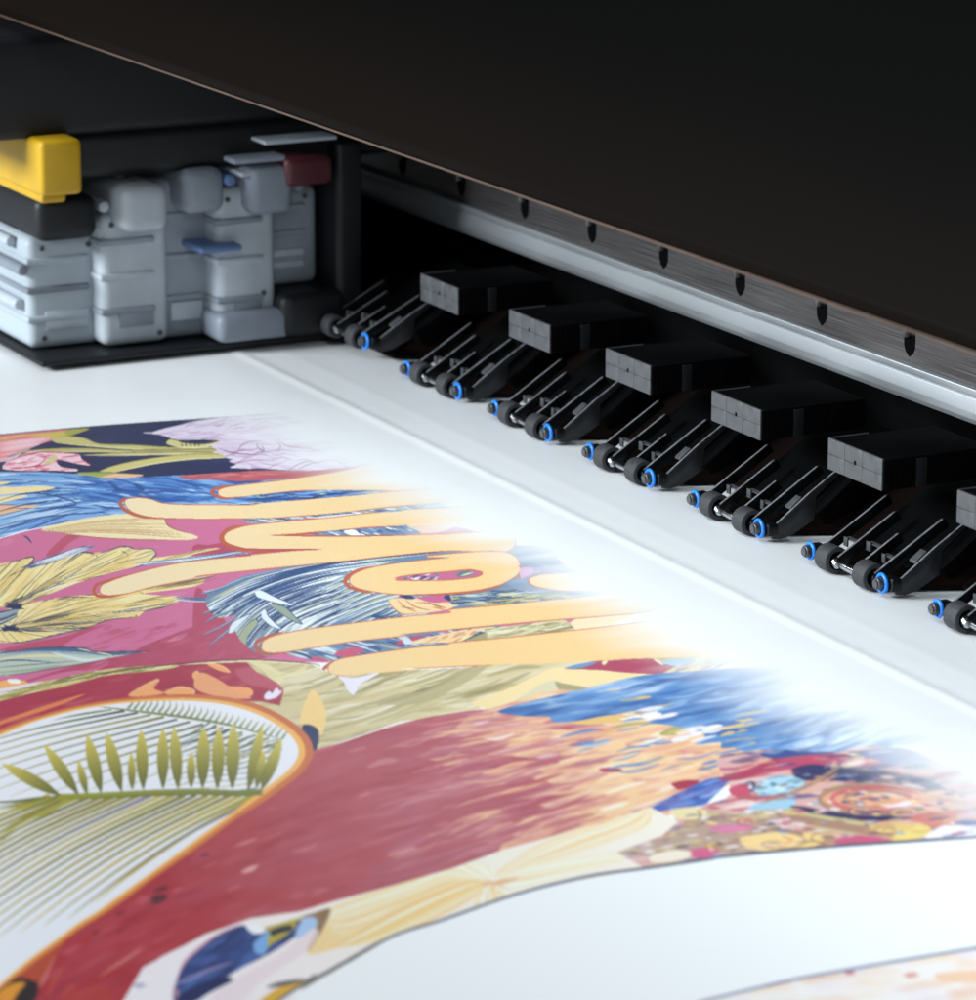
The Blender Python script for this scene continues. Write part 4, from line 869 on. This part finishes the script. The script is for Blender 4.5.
for i,(lb,x) in enumerate(names):
    u=U0 if i==0 else copy_tree(U0)
    u.location=(x,0,0); u['label']=lb; u['group']='pinch rollers along the printing slot'
    rr_=random.Random(50+i); u.rotation_euler=(math.radians(rr_.uniform(-1.2,.6)),0,math.radians(rr_.uniform(-.7,.7)))
    if abs(x+.33)<1e-6: u.location=(x-.002,-.0035,.0060); u.rotation_euler=(math.radians(-4),0,0)

# ---------------------------------------------------------------- blocks above the rollers
def make_block():
    B=empty('guide_block',(0,0,0),'x','block')
    x0,x1,y0,z0,z1=-.0240,.0200,.0060,.0418,.0557
    bm=NB(); bm_box(bm,x0,x1,y0+.0006,.060,z0+.0001,z1-.0004,.0004); obj('body',bm,M['blockshade'],B)
    # face plate in six panels with fine grooves between
    bm=NB(); g=.00011; xm=(x0+x1)/2; zm=(z0+z1)/2; xa=x0+.0135; xb=x1-.0165
    xs=[x0,xa,xb,x1-.0008]
    for i in range(3):
        for a,b in ((z0,zm),(zm,z1)):
            bm_box(bm,xs[i]+g/2,xs[i+1]-g/2,y0,y0+.0012,a+g/2,b-g/2,.00022,2)
    obj('face_plate',bm,M['block'],B)
    bm=NB(); bm_box(bm,xm-.0010,xm+.0010,y0-.0001,y0+.0004,zm-.0004,zm+.0016,.0003); obj('centre_hole',bm,M['slot'],B)
    bm=NB(); bm_box(bm,x0+.0001,x0+.0008,y0+.0004,y0+.020,z1-.0008,z1+.0001,.00015,1); obj('top_edge_glint',bm,M['block'],B)  # added paler strip painting the highlight along the left top edge
    bm=NB()
    for k in range(5): bm_box(bm,x1-.0005,x1+.0004,y0+.003+k*.0026,y0+.0042+k*.0026,z0+.001,z1-.002,.0001,1)
    obj('side_rib',bm,M['blockshade'],B)
    bm=NB(); bm_box(bm,x1-.0005,x1+.0009,y0+.0165,y0+.0215,z0+.0005,z1-.0012,.0003); obj('side_panel',bm,M['blockpan'],B)
    bm=NB(); bm_box(bm,x1-.0005,x1+.0006,y0+.036,y0+.040,z0+.001,z1-.003,.0003); obj('side_panel',bm,M['blockshade'],B)
    return B
B0=make_block()
bl=[('grey guide block cut off by the right edge of the photo',.27),
 ('nearest whole grey guide block, largest and palest, second from the right edge',.17),
 ('grey guide block over the roller pair, third from the right edge',.07),
 ('mid-grey guide block in the middle of the row, fourth from the right edge',-.03),
 ('dark grey guide block, fifth from the right edge',-.13),
 ('faint guide block barely visible in the dark, nearest the carriage',-.23)]
for i,(lb,x) in enumerate(bl):
    b=B0 if i==0 else copy_tree(B0)
    b.location=(x,0,0); b['label']=lb; b['group']='guide blocks in a row under the rail'

# ---------------------------------------------------------------- print carriage
CR=empty('print_carriage',(-.35,-.06,.0),'pale grey and black print carriage with a yellow box, left, over the sheet','print carriage')
def cb(name,x0,x1,y0,y1,z0,z1,m,bev=.004,parent=None,rot=None,org=None):
    bm=NB(); bm_box(bm,x0,x1,y0,y1,z0,z1,bev,4,rot,org)
    o=obj(name,bm,m,CR if parent is None else parent); 
    o.location=(-CR.location[0],-CR.location[1],0) if parent is None else (0,0,0)
    return o
XF=-.35
def cbar(name,parts,m,bev=.0015,parent=None):
    bm=NB()
    for q in parts: bm_box(bm,*q,bev,3)
    o=obj(name,bm,m,parent or CR)
    if parent is None: o.location=(-CR.location[0],-CR.location[1],0)
    return o
cb('cover',XF-.42,XF-.012,-.215,.060,.1215,.176,M['ccover'],.006)
cb('cover',XF-.42,XF-.014,-.143,.060,.098,.123,M['ccover'],.006)
cb('cover_step',XF-.42,XF-.012,-.162,-.128,.067,.0905,M['ccover'],.006)
cb('base_plate',XF-.40,XF-.006,-.164,.004,.0025,.0055,M['ccover'],.001)
# print-head modules stepping back from right to left, long along the rail
mods=[(-.160,-.118,.006,.066,-.034,'cpale'),(-.124,-.086,.0065,.078,-.020,'cwhite'),(-.092,-.056,.006,.092,-.026,'cgreyl'),(-.062,-.028,.0065,.088,-.010,'cwhite'),(-.034,.002,.030,.084,-.022,'cgreyl')]
for i,(y0,y1,z0,z1,dx,mm) in enumerate(mods):
    h=cb('head_module',XF-.34,XF+dx,y0,y1,z0,z1,M[mm],.005)
    for k in range(3):
        zz=z0+(z1-z0)*(.24+.26*k)
        q=cb('module_rib',XF-.33,XF+dx+.0015,y0-.0012,y1-.008,zz,zz+.0035,M['cgreyl' if (i+k)%2 else mm],.0012,parent=h)
    bm=NB(); bm_box(bm,XF+dx-.001,XF+dx+.0010,y0+.009,y1-.009,z0+.010,z0+.020,.0004); obj('label_plate',bm,M['cgrey'] if i%2 else M['tube'],h)
cb('damper',XF-.30,XF-.002,-.118,-.092,.070,.094,M['cwhite'],.006)
cb('damper',XF-.30,XF-.006,-.082,-.058,.076,.100,M['cgreyl'],.006)
cb('damper',XF-.30,XF+.002,-.048,-.022,.074,.100,M['cgrey'],.006)
cb('corner_block',XF-.30,XF-.000,-.066,-.022,.006,.022,M['cgrey'],.005)
cb('corner_block',XF-.30,XF+.002,-.030,.008,.006,.030,M['ccover'],.006)
cb('blue_strip',XF-.20,XF+.0005,-.076,-.052,.056,.0595,M['cblue'],.0014)
cb('yellow_box',XF-.11,XF+.006,-.166,-.143,.0945,.1235,M['cyellow'],.003)
cb('yellow_step',XF-.11,XF+.000,-.164,-.150,.0900,.0955,M['cyellow'],.002)
cb('red_clamp',XF-.050,XF+.004,-.028,.000,.088,.104,M['cred'],.004)
cb('guide_bar',XF-.20,XF+.004,-.040,.002,.1120,.1140,M['tube'],.0008)
cb('guide_bar',XF-.20,XF+.000,-.056,-.026,.102,.105,M['cgrey'],.0012)
cb('guide_bar',XF-.20,XF+.000,-.052,-.030,.095,.0975,M['tube'],.001)
cb('right_flank',XF-.30,XF-.002,.004,.020,.004,.110,M['ccover'],.004)
for (y,z,dx) in ((-.152,.060,-.034),(-.126,.060,-.034),(-.118,.072,-.020),(-.092,.072,-.020),(-.056,.082,-.010),(-.034,.082,-.010),(-.152,.012,-.034),(-.092,.012,-.020),(-.036,.030,-.010),(-.006,.078,-.022)):
    bm=NB(); bm_cyl(bm,(XF+dx-.001,y,z),(XF+dx+.0012,y,z),.0014,16,bev=.0004); o=obj('screw',bm,M['cap'],CR); o.location=(-CR.location[0],-CR.location[1],0)
for k,(y,z,dx,m_) in enumerate([(-.163,.062,-.050,'tube'),(-.164,.050,-.030,'cgrey'),(-.163,.030,-.040,'tube'),(-.150,.070,-.020,'cgrey'),(-.138,.0705,-.034,'tube'),(-.123,.0825,-.016,'tube'),(-.108,.097,-.030,'cgrey'),(-.094,.097,-.044,'tube'),(-.070,.1000,-.020,'tube'),(-.056,.0930,-.004,'cblue'),(-.046,.103,-.026,'tube'),(-.014,.0860,-.010,'cgrey'),(-.004,.0870,-.020,'tube')]):
    bm=NB(); bm_cyl(bm,(XF-.34,y,z),(XF+dx,y,z),.0030,18,bev=.0012)
    o=obj('ink_tube',bm,M[m_],CR); o.location=(-CR.location[0],-CR.location[1],0)

# ---------------------------------------------------------------- camera, light
cd=bpy.data.cameras.new('camera'); cam_=bpy.data.objects.new('camera',cd); COL.objects.link(cam_); sc.camera=cam_
R3=Matrix(((0.45092518,-0.22459875,0.86384135),(0.89256175,0.11346804,-0.43641554),(0.,0.96782251,0.25163385)))
cam_.matrix_world=Matrix.Translation(Vector(CAMP))@R3.to_4x4()
cd.sensor_fit='HORIZONTAL'; cd.sensor_width=36; cd.lens=36*4000/976.; cd.clip_start=.02; cd.clip_end=50
cd.dof.use_dof=True; cd.dof.focus_distance=1.74; cd.dof.aperture_fstop=20.; cd.dof.aperture_blades=0
def area(name,loc,tgt,sx,sy,e,col):
    l=bpy.data.lights.new(name,'AREA'); l.shape='RECTANGLE'; l.size=sx; l.size_y=sy; l.energy=e; l.color=col
    o=bpy.data.objects.new(name,l); COL.objects.link(o); o.location=loc
    o.rotation_euler=(Vector(tgt)-Vector(loc)).to_track_quat('-Z','Y').to_euler(); return o
area('front_softbox',(-.60,-2.15,.88),(0,-.05,0),.9,.5,82,(.90,.965,1.))
area('hood_led_strip',(.78,-.150,.1822),(.78,-.06,0),.70,.012,.8,(.86,.955,1.))
area('hood_led_strip',(.12,-.150,.1822),(.12,-.06,0),.60,.012,.56,(.86,.955,1.))
area('ceiling_light',(.3,-1.3,1.9),(.1,-.3,0),1.4,1.0,18,(.88,.955,1.))
w=bpy.data.worlds.new('World'); sc.world=w; w.use_nodes=True
bg=w.node_tree.nodes['Background']; bg.inputs[0].default_value=(.9,.95,1,1); bg.inputs[1].default_value=.10
sc.view_settings.view_transform='Standard'; sc.view_settings.look='None'; sc.view_settings.exposure=0; sc.view_settings.gamma=1
